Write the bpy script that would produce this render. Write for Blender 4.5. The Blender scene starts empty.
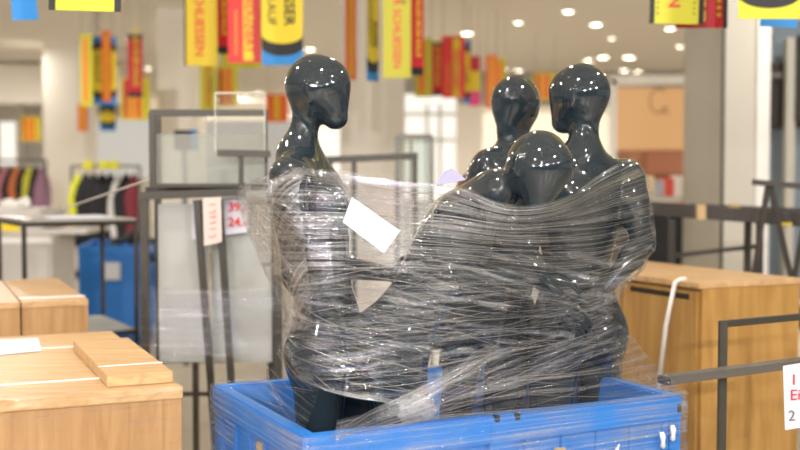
import bpy, bmesh, math, random
import numpy as np
from mathutils import Vector, Matrix, Euler
random.seed(7); rng = np.random.default_rng(7)
S = bpy.context.scene
COL = S.collection
# ---------------------------------------------------------------- camera
PITCH = math.radians(2.47); CAMZ = 1.55; F = 50/36*800
cam = bpy.data.cameras.new('camera'); cam.lens = 50; cam.sensor_width = 36; cam.clip_end = 200
co = bpy.data.objects.new('camera', cam); COL.objects.link(co)
co.location = (0, 0, CAMZ); co.rotation_euler = (math.pi/2-PITCH, 0, 0); S.camera = co
cam.dof.use_dof = True; cam.dof.focus_distance = 3.12; cam.dof.aperture_fstop = 1.9
# ---------------------------------------------------------------- world
w = bpy.data.worlds.new('world'); S.world = w; w.use_nodes = True
w.node_tree.nodes['Background'].inputs[0].default_value = (1.0, .90, .78, 1)
w.node_tree.nodes['Background'].inputs[1].default_value = 0.86
S.view_settings.view_transform = 'Standard'; S.view_settings.look = 'None'
S.view_settings.exposure = -0.9; S.view_settings.gamma = 1; S.view_settings.use_curve_mapping = False
S.cycles.transparent_max_bounces = 24
S.cycles.use_denoising = True
S.cycles.sample_clamp_indirect = 6
def lamp(name, loc, power, size, color=(1,.97,.93), target=None):
    l = bpy.data.lights.new(name, 'AREA'); l.shape = 'DISK'; l.size = size; l.energy = power; l.color = color
    o = bpy.data.objects.new(name, l); COL.objects.link(o); o.location = loc
    if target is not None:
        o.rotation_euler = (Vector(target)-Vector(loc)).to_track_quat('-Z', 'Y').to_euler()
    return o
CEIL = 3.6
LAMPS = [((-1.6,.6,3.55),60),((1.4,.9,3.55),60),((-.3,2.2,3.55),60),((1.9,3.6,3.55),50),((-2.2,3.6,3.55),60),
         ((.2,5.4,3.55),50),((-1.2,-1.5,3.55),55),((2.6,-1.0,3.55),55),((-3.2,7,3.55),70),((3.2,7.5,3.55),70)]
for i,(l,p) in enumerate(LAMPS): lamp('fill_lamp', l, p, .12, target=(l[0]*.8, l[1]+.1, 0))  # overhead lamps added for key light, without modelled fittings
for x,y,p in ((-2.5,-5,230),(0,-6.5,260),(2.5,-5,230),(-4.5,-3,150),(4.5,-2.5,150)): lamp('fill_lamp', (x,y,3.5), p*1.6, .09, (1,.97,1), target=(x*.4,3,.8))  # lamps added behind the camera to bring sparkle to film and mannequins
for x in (-9,-4.5,0,4.5,9): lamp('fill_lamp', (x,29,3.5), 500, .5, target=(x,33,0.6))  # far lamps added to brighten the back of the shop
for x,y in ((-5,11),(4,12),(-6,17),(0,16),(6,18),(0,23)): lamp('fill_lamp', (x,y,3.5), 260, .5, target=(x,y,0))

# ---------------------------------------------------------------- helpers
def at(px, py, Y):
    u = (px-400)/F; v = (225-py)/F
    d = Vector((u, math.cos(PITCH)+v*math.sin(PITCH), v*math.cos(PITCH)-math.sin(PITCH)))
    return Vector((0,0,CAMZ)) + d*(Y/d.y)
def tag(o, label=None, cat=None, group=None, kind=None):
    if label: o['label'] = label
    if cat: o['category'] = cat
    if group: o['group'] = group
    if kind: o['kind'] = kind
    return o
def thing(name, loc, label, cat, group=None):
    o = bpy.data.objects.new(name, None); COL.objects.link(o); o.location = loc; o.empty_display_size = .1
    return tag(o, label, cat, group)
def wloc(o):
    v = Vector((0,0,0))
    while o is not None: v += Vector(o.location); o = o.parent
    return v
def link_mesh(name, me, mat, parent=None, smooth=False):
    o = bpy.data.objects.new(name, me); COL.objects.link(o)
    if mat: me.materials.append(mat)
    if parent is not None:
        L = wloc(parent); me.transform(Matrix.Translation(-L)); o.parent = parent
    else:
        n = len(me.vertices); a = np.empty(n*3, np.float32); me.vertices.foreach_get('co', a); a = a.reshape(-1,3)
        c = (a.min(0)+a.max(0))/2; L = Vector((float(c[0]), float(c[1]), float(a[:,2].min())))
        me.transform(Matrix.Translation(-L)); o.location = L
    if smooth: me.polygons.foreach_set('use_smooth', [True]*len(me.polygons))
    me.update(); return o
class MB:
    def __init__(s): s.v=[]; s.f=[]
    def add(s, vs, fs):
        n=len(s.v); s.v += [tuple(v) for v in vs]; s.f += [tuple(i+n for i in f) for f in fs]; return s
    def box(s, c, size, rz=0, M=None, bev=0):
        R = M if M is not None else Matrix.Rotation(rz,3,'Z')
        hx,hy,hz = [k/2 for k in size]; c = Vector(c)
        if bev <= 0:
            P=[(-hx,-hy,-hz),(hx,-hy,-hz),(hx,hy,-hz),(-hx,hy,-hz),(-hx,-hy,hz),(hx,-hy,hz),(hx,hy,hz),(-hx,hy,hz)]
            return s.add([c+R@Vector(p) for p in P],[(3,2,1,0),(4,5,6,7),(0,1,5,4),(1,2,6,5),(2,3,7,6),(3,0,4,7)])
        bm = bmesh.new(); bmesh.ops.create_cube(bm, size=1)
        for v in bm.verts: v.co = Vector((v.co.x*size[0], v.co.y*size[1], v.co.z*size[2]))
        bmesh.ops.bevel(bm, geom=bm.edges[:], offset=bev, segments=2, affect='EDGES')
        bm.verts.index_update()
        s.add([c+R@v.co for v in bm.verts], [[v.index for v in f.verts] for f in bm.faces]); bm.free(); return s
    def bar(s, a, b, wd, ht=None, up=(0,0,1), bev=0.0015):
        a=Vector(a); b=Vector(b); ht = ht or wd; d=(b-a); L=d.length; d.normalize(); up=Vector(up)
        if abs(d.dot(up))>.98: up=Vector((0,1,0))
        x = d.cross(up).normalized(); z = x.cross(d)
        M = Matrix((x,d,z)).transposed()
        return s.box((a+b)/2,(wd,L,ht),M=M,bev=bev)
    def tube(s, pts, r, n=8, closed=False):
        pts=[Vector(p) for p in pts]; N=len(pts); vs=[]; prev=None
        for i,p in enumerate(pts):
            d=(pts[min(i+1,N-1)]-pts[max(i-1,0)]).normalized()
            u = prev if prev is not None else (Vector((0,0,1)) if abs(d.z)<.9 else Vector((1,0,0)))
            u=(u-d*u.dot(d)).normalized(); prev=u; q=d.cross(u)
            rr = r[i] if isinstance(r,(list,tuple)) else r
            vs += [p+(u*math.cos(2*math.pi*k/n)+q*math.sin(2*math.pi*k/n))*rr for k in range(n)]
        fs=[(i*n+k,i*n+(k+1)%n,(i+1)*n+(k+1)%n,(i+1)*n+k) for i in range(N-1) for k in range(n)]
        fs += [tuple(range(n-1,-1,-1)), tuple((N-1)*n+k for k in range(n))]
        return s.add(vs,fs)
    def lathe(s, prof, c, n=24):
        c=Vector(c); vs=[]
        for r,z in prof: vs += [c+Vector((r*math.cos(2*math.pi*k/n), r*math.sin(2*math.pi*k/n), z)) for k in range(n)]
        N=len(prof)
        fs=[(i*n+k,i*n+(k+1)%n,(i+1)*n+(k+1)%n,(i+1)*n+k) for i in range(N-1) for k in range(n)]
        fs += [tuple(range(n-1,-1,-1)), tuple((N-1)*n+k for k in range(n))]
        return s.add(vs,fs)
    def build(s, name, mat, parent=None, smooth=False):
        me=bpy.data.meshes.new(name); me.from_pydata(s.v,[],s.f); me.update()
        return link_mesh(name, me, mat, parent, smooth)
def children(o): return [c for c in bpy.data.objects if c.parent == o]
def copy_tree(o, parent=None):
    kids = children(o); c = o.copy(); COL.objects.link(c); c.parent = parent
    for k in kids: copy_tree(k, c)
    return c
def struct(o): o['kind']='structure'; return o

# ---------------------------------------------------------------- materials
def nt(name):
    m=bpy.data.materials.new(name); m.use_nodes=True; t=m.node_tree; return m,t,t.nodes['Principled BSDF']
def lin(c): return tuple(((x/255)/12.92 if x/255<=.04045 else ((x/255+.055)/1.055)**2.4) for x in c)+(1,)
def pbr(name, rgb, rough=.5, metal=0, noise=0.06, scale=8, bump=0, coat=0):
    m,t,b=nt(name); c=lin(rgb)
    n=t.nodes.new('ShaderNodeTexNoise'); n.inputs['Scale'].default_value=scale; n.inputs['Detail'].default_value=4
    tc=t.nodes.new('ShaderNodeTexCoord'); t.links.new(tc.outputs['Object'],n.inputs['Vector'])
    r=t.nodes.new('ShaderNodeMix'); r.data_type='RGBA'
    r.inputs[6].default_value=tuple(x*(1-noise) for x in c[:3])+(1,); r.inputs[7].default_value=tuple(min(1,x*(1+noise)) for x in c[:3])+(1,)
    t.links.new(n.outputs['Fac'],r.inputs[0]); t.links.new(r.outputs[2],b.inputs['Base Color'])
    b.inputs['Roughness'].default_value=rough; b.inputs['Metallic'].default_value=metal; b.inputs['Coat Weight'].default_value=coat
    if bump:
        bp=t.nodes.new('ShaderNodeBump'); bp.inputs['Strength'].default_value=bump; bp.inputs['Distance'].default_value=.01
        t.links.new(n.outputs['Fac'],bp.inputs['Height']); t.links.new(bp.outputs['Normal'],b.inputs['Normal'])
    return m
def emis(name, rgb, s):
    m,t,b=nt(name); b.inputs['Base Color'].default_value=(.1,.08,.06,1); b.inputs['Emission Color'].default_value=lin(rgb); b.inputs['Emission Strength'].default_value=s; return m
def wood(name, c1, c2, axis, rough=.42):
    m,t,b=nt(name); tc=t.nodes.new('ShaderNodeTexCoord'); mp=t.nodes.new('ShaderNodeMapping')
    mp.inputs['Scale'].default_value=axis; t.links.new(tc.outputs['Object'],mp.inputs['Vector'])
    n=t.nodes.new('ShaderNodeTexNoise'); n.inputs['Scale'].default_value=3; n.inputs['Detail'].default_value=7; n.inputs['Distortion'].default_value=.8
    t.links.new(mp.outputs[0],n.inputs['Vector'])
    r=t.nodes.new('ShaderNodeValToRGB'); r.color_ramp.elements[0].position=.3; r.color_ramp.elements[1].position=.72
    r.color_ramp.elements[0].color=lin(c1); r.color_ramp.elements[1].color=lin(c2)
    t.links.new(n.outputs['Fac'],r.inputs[0]); t.links.new(r.outputs[0],b.inputs['Base Color']); b.inputs['Roughness'].default_value=rough
    return m
def glassy(name, tint=(.9,.95,.93), refl=.12, haze=0.0, hazecol=(.75,.75,.72), fine=False):
    m=bpy.data.materials.new(name); m.use_nodes=True; t=m.node_tree; t.nodes.clear()
    out=t.nodes.new('ShaderNodeOutputMaterial'); tr=t.nodes.new('ShaderNodeBsdfTransparent'); tr.inputs[0].default_value=tint+(1,)
    gl=t.nodes.new('ShaderNodeBsdfGlossy'); gl.inputs['Roughness'].default_value=.03
    df=t.nodes.new('ShaderNodeBsdfDiffuse'); df.inputs[0].default_value=hazecol+(1,)
    m1=t.nodes.new('ShaderNodeMixShader'); m1.inputs[0].default_value=haze
    t.links.new(tr.outputs[0],m1.inputs[1]); t.links.new(df.outputs[0],m1.inputs[2])
    m2=t.nodes.new('ShaderNodeMixShader'); m2.inputs[0].default_value=refl
    t.links.new(m1.outputs[0],m2.inputs[1]); t.links.new(gl.outputs[0],m2.inputs[2]); t.links.new(m2.outputs[0],out.inputs[0])
    return m
def film(name, lo=.10, hi=.62, su=1.6, sv=70, skew=0.0, crinkle=.35, bump=.5, thr=(.42,.72), base=(.62,.64,.68), rough=.10, gf=.84):
    """clear stretch film: streaks run along UV.x, thicker where it is bunched"""
    m=bpy.data.materials.new(name); m.use_nodes=True; t=m.node_tree; t.nodes.clear(); N=t.nodes.new; K=t.links.new
    out=N('ShaderNodeOutputMaterial'); uv=N('ShaderNodeUVMap')
    rot=N('ShaderNodeMapping'); rot.inputs['Rotation'].default_value=(0,0,skew); K(uv.outputs[0],rot.inputs[0])
    mp=N('ShaderNodeMapping'); mp.inputs['Scale'].default_value=(su,sv,1); K(rot.outputs[0],mp.inputs[0])
    n1=N('ShaderNodeTexNoise'); n1.inputs['Scale'].default_value=1; n1.inputs['Detail'].default_value=4; n1.inputs['Roughness'].default_value=.55; n1.inputs['Distortion'].default_value=.06; K(mp.outputs[0],n1.inputs[0])
    n2=N('ShaderNodeTexNoise'); n2.inputs['Scale'].default_value=5; n2.inputs['Detail'].default_value=2; K(uv.outputs[0],n2.inputs[0])
    n3=N('ShaderNodeTexNoise'); n3.inputs['Scale'].default_value=38; n3.inputs['Detail'].default_value=4; n3.inputs['Distortion'].default_value=1.6; K(uv.outputs[0],n3.inputs[0])
    mr=N('ShaderNodeMapRange'); mr.inputs[1].default_value=thr[0]; mr.inputs[2].default_value=thr[1]; mr.inputs[3].default_value=lo; mr.inputs[4].default_value=hi; K(n1.outputs['Fac'],mr.inputs[0])
    md=N('ShaderNodeMapRange'); md.inputs[1].default_value=.35; md.inputs[2].default_value=.68; md.inputs[3].default_value=.22; md.inputs[4].default_value=1.35; K(n2.outputs['Fac'],md.inputs[0])
    mu=N('ShaderNodeMath'); mu.operation='MULTIPLY'; mu.use_clamp=True; K(mr.outputs[0],mu.inputs[0]); K(md.outputs[0],mu.inputs[1])
    hh=N('ShaderNodeMath'); hh.operation='MULTIPLY_ADD'; K(n3.outputs['Fac'],hh.inputs[0]); hh.inputs[1].default_value=crinkle; K(n1.outputs['Fac'],hh.inputs[2])
    bp=N('ShaderNodeBump'); bp.inputs['Strength'].default_value=bump; bp.inputs['Distance'].default_value=.02; K(hh.outputs[0],bp.inputs['Height'])
    gl=N('ShaderNodeBsdfGlossy'); gl.inputs['Roughness'].default_value=rough; gl.inputs[0].default_value=(.88,.93,1,1); K(bp.outputs[0],gl.inputs['Normal'])
    df=N('ShaderNodeBsdfDiffuse'); df.inputs[0].default_value=base+(1,); tl=N('ShaderNodeBsdfTranslucent'); tl.inputs[0].default_value=base+(1,)
    K(bp.outputs[0],df.inputs['Normal'])
    a=N('ShaderNodeMixShader'); a.inputs[0].default_value=.45; K(df.outputs[0],a.inputs[1]); K(tl.outputs[0],a.inputs[2])
    b=N('ShaderNodeMixShader'); b.inputs[0].default_value=gf; K(a.outputs[0],b.inputs[1]); K(gl.outputs[0],b.inputs[2])
    tr=N('ShaderNodeBsdfTransparent'); tr.inputs[0].default_value=(.97,.97,.97,1)
    c=N('ShaderNodeMixShader'); K(mu.outputs[0],c.inputs[0]); K(tr.outputs[0],c.inputs[1]); K(b.outputs[0],c.inputs[2]); K(c.outputs[0],out.inputs[0])
    return m
M_dark = pbr('glossy_slate_lacquer',(36,45,50),.05,noise=.02,coat=.6)
M_blue = pbr('blue_plastic',(34,118,198),.36,noise=.12,scale=5)
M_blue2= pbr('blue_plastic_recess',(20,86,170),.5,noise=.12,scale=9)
M_metal= pbr('olive_grey_steel',(66,62,53),.42,.35,noise=.08)
M_bar  = pbr('bare_grey_steel',(108,104,96),.36,.4,noise=.08)
M_iron = pbr('dark_brown_steel',(48,40,31),.45,.2,noise=.1)
M_cream= pbr('cream_plaster',(238,230,214),.75,noise=.03)
M_greyc= pbr('greige_panel',(196,190,174),.6,noise=.03)
M_white= pbr('white_paint',(236,232,222),.6,noise=.02)
M_paper= pbr('white_paper',(218,220,226),.7,noise=.02)
M_pink = pbr('pinkish_paper',(226,206,196),.7,noise=.03)
M_bgw  = pbr('blue_grey_wall',(128,142,150),.5,noise=.04)
M_black= pbr('black_matt',(18,17,17),.6)
M_ink  = pbr('black_print',(26,24,24),.6,noise=0)
M_red  = pbr('red_print',(226,42,30),.5,noise=.02)
M_crim = pbr('crimson_print',(196,24,40),.5,noise=.02)
M_oran = pbr('orange_print',(240,108,40),.5,noise=.02)
M_yel  = pbr('yellow_card',(232,204,14),.5,noise=.02)
M_ygr  = pbr('lemon_card',(198,192,22),.5,noise=.02)
M_cyan = pbr('sky_blue_print',(20,132,206),.5,noise=.02)
M_floor= pbr('speckled_floor_tile',(172,162,144),.35,noise=.15,scale=3)
M_ceil = pbr('warm_ceiling_paint',(250,243,232),.85,noise=.02,scale=.6)
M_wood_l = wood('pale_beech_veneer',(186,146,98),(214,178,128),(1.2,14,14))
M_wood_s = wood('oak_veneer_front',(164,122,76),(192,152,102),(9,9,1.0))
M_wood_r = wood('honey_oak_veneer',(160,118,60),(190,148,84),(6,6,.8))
M_strap= pbr('white_strapping',(232,228,220),.4,noise=.03)
M_lamp = emis('lamp_glow',(255,240,214),26)
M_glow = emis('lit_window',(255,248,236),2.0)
M_warm = emis('warm_lit_panel',(255,186,112),1.1)
M_glass= glassy('clear_glass',refl=.10,haze=.03)
M_frost= glassy('milky_panel',refl=.04,haze=.68,hazecol=(.60,.60,.56))
M_tape = pbr('tan_tape',(190,160,110),.5)
M_grbox= pbr('grey_wrapped_carton',(196,190,180),.5,noise=.08)

# ================================================================ structure
struct(MB().box((0,17,-.05),(34,46,.1)).build('floor',M_floor))
struct(MB().box((0,15,CEIL+.05),(30,44,.1)).build('ceiling',M_ceil))
struct(MB().box((0,36,CEIL/2),(34,.2,CEIL)).build('wall_back',M_cream))
struct(MB().box((0,-9,CEIL/2),(22,.2,CEIL)).build('wall_front',pbr('unseen_wall_brown',(70,60,52),.6)))  # unseen wall behind the camera, added dark to deepen mannequin reflections
struct(MB().box((9.2,15.0,CEIL/2),(.2,10,CEIL)).build('wall_right',M_bgw))
struct(MB().box((-7.8,24.1,CEIL/2),(3.6,.2,CEIL)).build('wall_left',M_white))
struct(MB().box((6.2,22.0,3.28),(13,.5,.64)).build('trim_1',pbr('grey_soffit',(172,164,150),.7)))
struct(MB().box((-9.2,20.0,3.2),(8.5,.5,.7)).build('trim_2',M_cream))
def column(px0,px1,Y,mat,label,depth=.7,seam=False,strip=False):
    a=at(px0,177,Y); b=at(px1,177,Y); wd=b.x-a.x; cx=(a.x+b.x)/2
    t=thing('column',(cx,Y+depth/2,0),label,'column')
    MB().box((cx,Y+depth/2,CEIL/2),(wd,depth,CEIL-.004)).build('shaft',mat,t)
    MB().box((cx,Y+depth/2,.06),(wd+.03,depth+.03,.12)).build('skirting',M_iron,t)
    if seam:
        sx=at(722,177,Y).x
        MB().box((sx,Y-.004,CEIL/2),(.022,.012,CEIL-.02)).build('joint_strip',M_iron,t)
    if strip:
        MB().box((b.x-.05,Y-.01,CEIL/2),(.10,.03,CEIL-.02)).build('white_edge_strip',M_white,t)
    return t
column(340,405,11,M_cream,'wide cream column in the middle behind the pale grey rack bar')
column(722,768,8.6,M_greyc,'greige column with dark vertical joint and white right edge',1.18,seam=True,strip=True)
column(158,196,13.5,M_cream,'slim cream column behind the metal showcase frame')
column(44,85,17,M_cream,'distant cream column at left above the steel side table')
column(0,18,23.2,M_white,'faraway white column at the left edge',.5)

# ================================================================ mannequins : implicit surfaces
def smin(a,b,k):
    h=np.clip(.5+.5*(b-a)/k,0,1); return b*(1-h)+a*h-k*h*(1-h)
class Body:
    def __init__(s): s.p=[]
    def cone(s,a,b,ra,rb,k=.03): s.p.append(('c',np.array(a,float),np.array(b,float),ra,rb,k)); return s
    def ell(s,c,R,r,k=.04): s.p.append(('e',np.array(c,float),np.array(R,float),np.array(r,float),None,k)); return s
    def mesh(s,h=.0065):
        lo=np.full(3,1e9); hi=-lo
        for q in s.p:
            if q[0]=='c':
                r=max(q[3],q[4]); 
                for e in (q[1],q[2]): lo=np.minimum(lo,e-r); hi=np.maximum(hi,e+r)
            else: lo=np.minimum(lo,q[1]-q[3].max()); hi=np.maximum(hi,q[1]+q[3].max())
        lo-=3*h; hi+=3*h; n=np.ceil((hi-lo)/h).astype(int)+1
        ax=[lo[i]+h*np.arange(n[i]) for i in range(3)]
        V=np.full(n,.2,np.float32)
        for q in s.p:
            k=q[5]
            if q[0]=='c': r=max(q[3],q[4]); b0=np.minimum(q[1],q[2])-r; b1=np.maximum(q[1],q[2])+r
            else: b0=q[1]-q[3].max(); b1=q[1]+q[3].max()
            m=k+2*h+.01; i0=np.maximum(((b0-m-lo)/h).astype(int),0); i1=np.minimum(((b1+m-lo)/h).astype(int)+2,n)
            X,Y,Z=np.meshgrid(*[ax[j][i0[j]:i1[j]] for j in range(3)],indexing='ij'); P=np.stack([X,Y,Z],-1)
            if q[0]=='c':
                d=q[2]-q[1]; t=np.clip(((P-q[1])@d)/max(d@d,1e-9),0,1)
                dd=np.linalg.norm(P-(q[1]+t[...,None]*d),axis=-1)-(q[3]+(q[4]-q[3])*t)
            else:
                L=(P-q[1])@q[2].T; k0=np.linalg.norm(L/q[3],axis=-1); k1=np.linalg.norm(L/q[3]**2,axis=-1)+1e-9; dd=k0*(k0-1)/k1
            sl=tuple(slice(i0[j],i1[j]) for j in range(3)); V[sl]=smin(V[sl],dd.astype(np.float32),k)
        # surface nets
        ins=V<0; c=ins[:-1,:-1,:-1].astype(np.int8)*0; 
        for dx in (0,1):
            for dy in (0,1):
                for dz in (0,1): c=c+ins[dx:n[0]-1+dx,dy:n[1]-1+dy,dz:n[2]-1+dz]
        act=(c>0)&(c<8); idx=-np.ones(act.shape,np.int64); cells=np.argwhere(act); idx[act]=np.arange(len(cells))
        acc=np.zeros((len(cells),3)); cnt=np.zeros(len(cells)); 
        for axn in range(3):
            o=[0,0,0]
            for u in (0,1):
                for v in (0,1):
                    p0=np.zeros(3,int); others=[j for j in range(3) if j!=axn]; p0[others[0]]=u; p0[others[1]]=v
                    p1=p0.copy(); p1[axn]=1
                    A=V[tuple((cells+p0).T)]; B=V[tuple((cells+p1).T)]; mk=(A<0)!=(B<0)
                    t=A[mk]/(A[mk]-B[mk]); pt=(cells[mk]+p0).astype(float); pt[:,axn]+=t
                    acc[mk]+=pt; cnt[mk]+=1
        W=acc/cnt[:,None]
        quads=[]
        for axn in range(3):
            s0=[slice(1,-1)]*3; s0[axn]=slice(0,-1); s1=list(s0); s1[axn]=slice(1,None)
            A=ins[tuple(s0)]; B=ins[tuple(s1)]; e=np.argwhere(A!=B); flip=A[tuple(e.T)]
            e2=e+1; e2[:,axn]-=1
            o=[j for j in range(3) if j!=axn]; da=np.zeros(3,int); da[o[0]]=1; db=np.zeros(3,int); db[o[1]]=1
            q=np.stack([idx[tuple((e2-da-db).T)],idx[tuple((e2-db).T)],idx[tuple(e2.T)],idx[tuple((e2-da).T)]],1)
            if axn==1: flip=~flip
            q[~flip]=q[~flip][:,::-1]; quads.append(q)
        Q=np.concatenate(quads)
        def sample(G,p):
            i=np.clip(np.floor(p).astype(int),0,n-2); f=p-i; r=0
            for dx in (0,1):
                for dy in (0,1):
                    for dz in (0,1):
                        wgt=(f[:,0] if dx else 1-f[:,0])*(f[:,1] if dy else 1-f[:,1])*(f[:,2] if dz else 1-f[:,2])
                        r=r+wgt*G[i[:,0]+dx,i[:,1]+dy,i[:,2]+dz]
            return r
        E=np.concatenate([Q[:,[0,1]],Q[:,[1,2]],Q[:,[2,3]],Q[:,[3,0]]])
        for it in range(3):
            sm=np.zeros_like(W); ct=np.zeros(len(W))
            np.add.at(sm,E[:,0],W[E[:,1]]); np.add.at(ct,E[:,0],1); np.add.at(sm,E[:,1],W[E[:,0]]); np.add.at(ct,E[:,1],1)
            W=W*.4+.6*sm/ct[:,None]
            for _ in range(2):
                g=np.stack([sample(V,W+d)-sample(V,W-d) for d in np.eye(3)*.8],1)/1.6
                v=sample(V,W); W=W-(v/np.maximum((g*g).sum(1),1e-9))[:,None]*g*.9
        W=lo+W*h
        me=bpy.data.meshes.new('body'); me.from_pydata(W.tolist(),[],Q.tolist()); me.update(); return me
def frame(fwd, up):
    up=Vector(up).normalized(); f=Vector(fwd); f=(f-up*f.dot(up)).normalized(); l=up.cross(f)
    return f,l,up     # forward, left, up
def add_head(B, c, fwd, up, neck):
    f,l,u=frame(fwd,up); c=Vector(c); R=[list(f),list(l),list(u)]
    B.ell(c+f*-.006+u*.012,R,(.092,.074,.092),k=.02)
    B.cone(c+f*.018-u*.012,c+f*.050-u*.086,.066,.027,k=.045)
    B.cone(c+f*.052+u*.03,c+f*.070-u*.084,.032,.014,k=.05)
    for s in (1,-1):      # stylised ear ridge
        e=c+l*(s*.0745)+f*-.004-u*.012
        B.cone(e+u*.024+l*s*.003,e-u*.026+f*.010-l*s*.003,.0105,.007,k=.004)
    B.cone(neck,c-f*.026-u*.045,.044,.040,k=.03)
def hand(B, wr, d, nrm, side, curl=.5):
    d=Vector(d).normalized(); n=Vector(nrm); n=(n-d*n.dot(d)).normalized(); s=d.cross(n)*side; wr=Vector(wr)
    pc=wr+d*.045; B.ell(pc,[list(d),list(s),list(n)],(.05,.036,.015),k=.012)
    for i,(o,L) in enumerate(((.027,.066),(.009,.075),(-.009,.070),(-.026,.055))):
        b=wr+d*.082+s*o; m=b+(d+n*curl*.5).normalized()*L*.55; e=m+(d*.8+n*curl*1.5).normalized()*L*.5
        B.cone(b-d*.02,m,.0092,.0082,k=.006); B.cone(m,e,.0082,.0068,k=.004)
    b=wr+d*.03+s*.03; m=b+(d*.7+s*.8+n*.3).normalized()*.035; e=m+(d*1+s*.25+n*.5).normalized()*.032
    B.cone(b-s*.01,m,.012,.010,k=.008); B.cone(m,e,.010,.008,k=.004)
def mannequin(J, label):
    B=Body(); V=lambda k:Vector(J[k])
    pel,che,nk,hd=V('pelvis'),V('chest'),V('neck'),V('head')
    up=(che-pel).normalized(); lat=(V('shL')-V('shR')).normalized(); lat=(lat-up*lat.dot(up)).normalized(); f=lat.cross(up)
    R=[list(f),list(lat),list(up)]
    B.ell(pel+up*.02,R,(.098,.150,.125),k=.05)
    for s in (1,-1): B.ell(pel-f*.050+lat*s*.068-up*.045,R,(.080,.078,.088),k=.05)
    mid=pel.lerp(che,.48); B.ell(mid,R,(.080,.112,.15),k=.07)
    B.ell(che+up*.01,R,(.105,.150,.165),k=.07)
    B.ell(che+up*.08-f*.01,R,(.085,.155,.085),k=.05)
    for s,sh in ((1,V('shL')),(-1,V('shR'))):
        B.cone(nk-up*.015,sh,.048,.044,k=.05); B.ell(sh,R,(.058,.056,.062),k=.03)
        B.ell(che+f*.055+lat*s*.07+up*.03,R,(.06,.075,.065),k=.05)
    B.cone(che+up*.1,nk+up*.01,.072,.046,k=.05)
    add_head(B,hd,J['hf'],J['hu'],nk+up*.0)
    for s,k in ((1,'L'),(-1,'R')):
        sh,el,wr=V('sh'+k),V('el'+k),V('wr'+k)
        B.cone(sh,el,.048,.036,k=.03); B.ell(sh.lerp(el,.4),[list(f),list(lat),list(up)],(.046,.046,.07),k=.04)
        fa=el.lerp(wr,.3); B.cone(el,fa,.036,.038,k=.02); B.cone(fa,wr,.038,.023,k=.02)
        hdn=Vector(J.get('hn'+k, f)); hdir=Vector(J.get('hdir'+k, wr-el)); hand(B,wr,hdir,hdn,s,J.get('curl',.5))
        hp,kn,an=V('hip'+k),V('kn'+k),V('an'+k)
        B.cone(hp,kn,.086,.052,k=.05); B.ell(kn.lerp(an,.3)-f*.02,R,(.052,.05,.11),k=.05); B.cone(kn,an,.050,.034,k=.03)
        B.cone(an,an-Vector((0,0,.045)),.036,.03,k=.02)
        ff=f.copy(); ff.z=0; ff.normalize(); gz=J['gz']; b=Vector((an.x,an.y,gz+.03)); B.cone(b-ff*.03,b+ff*.11,.03,.024,k=.03); B.cone(b+ff*.11,b+ff*.15-Vector((0,0,.006)),.026,.018,k=.02)
    me=B.mesh(); me.name='mannequin'
    o=link_mesh('mannequin',me,M_dark,None,True)
    return tag(o,label,'mannequin','dark mannequins packed upright in the blue crate')
GZ=.155
def stand(x,y,yaw,sc=1,lean=(0,0),hyaw=None,over={}):
    """local: +x forward, +y left"""
    c,s=math.cos(yaw),math.sin(yaw)
    def T(p):
        X=p[0]*sc; Y=p[1]*sc; Z=p[2]*sc
        return Vector((x+c*X-s*Y+lean[0]*Z, y+s*X+c*Y+lean[1]*Z, GZ+Z))
    L={'pelvis':(0,0,.93),'chest':(0,0,1.27),'neck':(-.025,0,1.465),'head':(.0,0,1.655),'shL':(-.015,.180,1.405),'shR':(-.015,-.180,1.405),
       'elL':(-.05,.235,1.13),'elR':(-.05,-.235,1.13),'wrL':(.03,.26,.88),'wrR':(.03,-.26,.88),
       'hipL':(0,.088,.88),'hipR':(0,-.088,.88),'knL':(.02,.10,.48),'knR':(.02,-.10,.48),'anL':(-.02,.10,.09),'anR':(-.02,-.10,.09)}
    L.update({k:v for k,v in over.items() if k in L})
    J={k:T(v) for k,v in L.items()}
    hy=yaw if hyaw is None else hyaw
    J['hf']=Vector((math.cos(hy),math.sin(hy),0)); J['hu']=Vector((0,0,1)); J['gz']=GZ
    for k in over:
        if k.startswith('h') and k not in L: J[k]=over[k]
    return J
R_=math.radians
# left mannequin: faces right
J1=stand(-.255,3.28,R_(-2),.998,hyaw=R_(-16),over={'pelvis':(.045,0,.93),'hipL':(.09,.088,.88),'hipR':(.03,-.088,.88),'knL':(.14,.10,.48),'anL':(.12,.10,.09),'chest':(.0,0,1.27),'neck':(-.045,0,1.465),'head':(.012,0,1.655),'shL':(-.045,.165,1.395),'shR':(-.045,-.165,1.395),'elR':(-.03,-.195,1.12),'wrR':(.07,-.17,1.0),'hdirR':Vector((.5,.2,-.8)),'elL':(.02,.24,1.12),'wrL':(.22,.12,1.10)})
mannequin(J1,'tall dark glossy faceless mannequin on the left, looking right, in the blue crate')
# back mannequin: faces left and a little forward
h2=at(516,105,3.80)
J2=stand(h2.x-.19,3.68,R_(-126),1.0,lean=(.105,.04),hyaw=R_(-128),over={'shR':(-.015,-.18,1.43),'elR':(-.04,-.24,1.16),'wrR':(.06,-.18,.93),'head':(.02,0,1.66)})
J2['head']=h2; J2['shR']=at(489,168,3.72)
mannequin(J2,'dark glossy mannequin farthest back, face turned left toward the camera')
# right mannequin: back towards the camera, head turned left
h3=at(580,96,3.56); b3=at(577,300,3.56)
J3=stand(b3.x,3.56,R_(118),1.0,hyaw=R_(152))
J3['head']=h3; J3['shR']=at(626,179,3.60); J3['elR']=at(643,243,3.50); J3['wrR']=at(608,286,3.42); J3['hdirR']=at(590,305,3.36)-at(608,286,3.42)
J3['hnR']=Vector((0,1,0))
mannequin(J3,'dark glossy mannequin on the right with hand on hip, looking away left')
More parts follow.
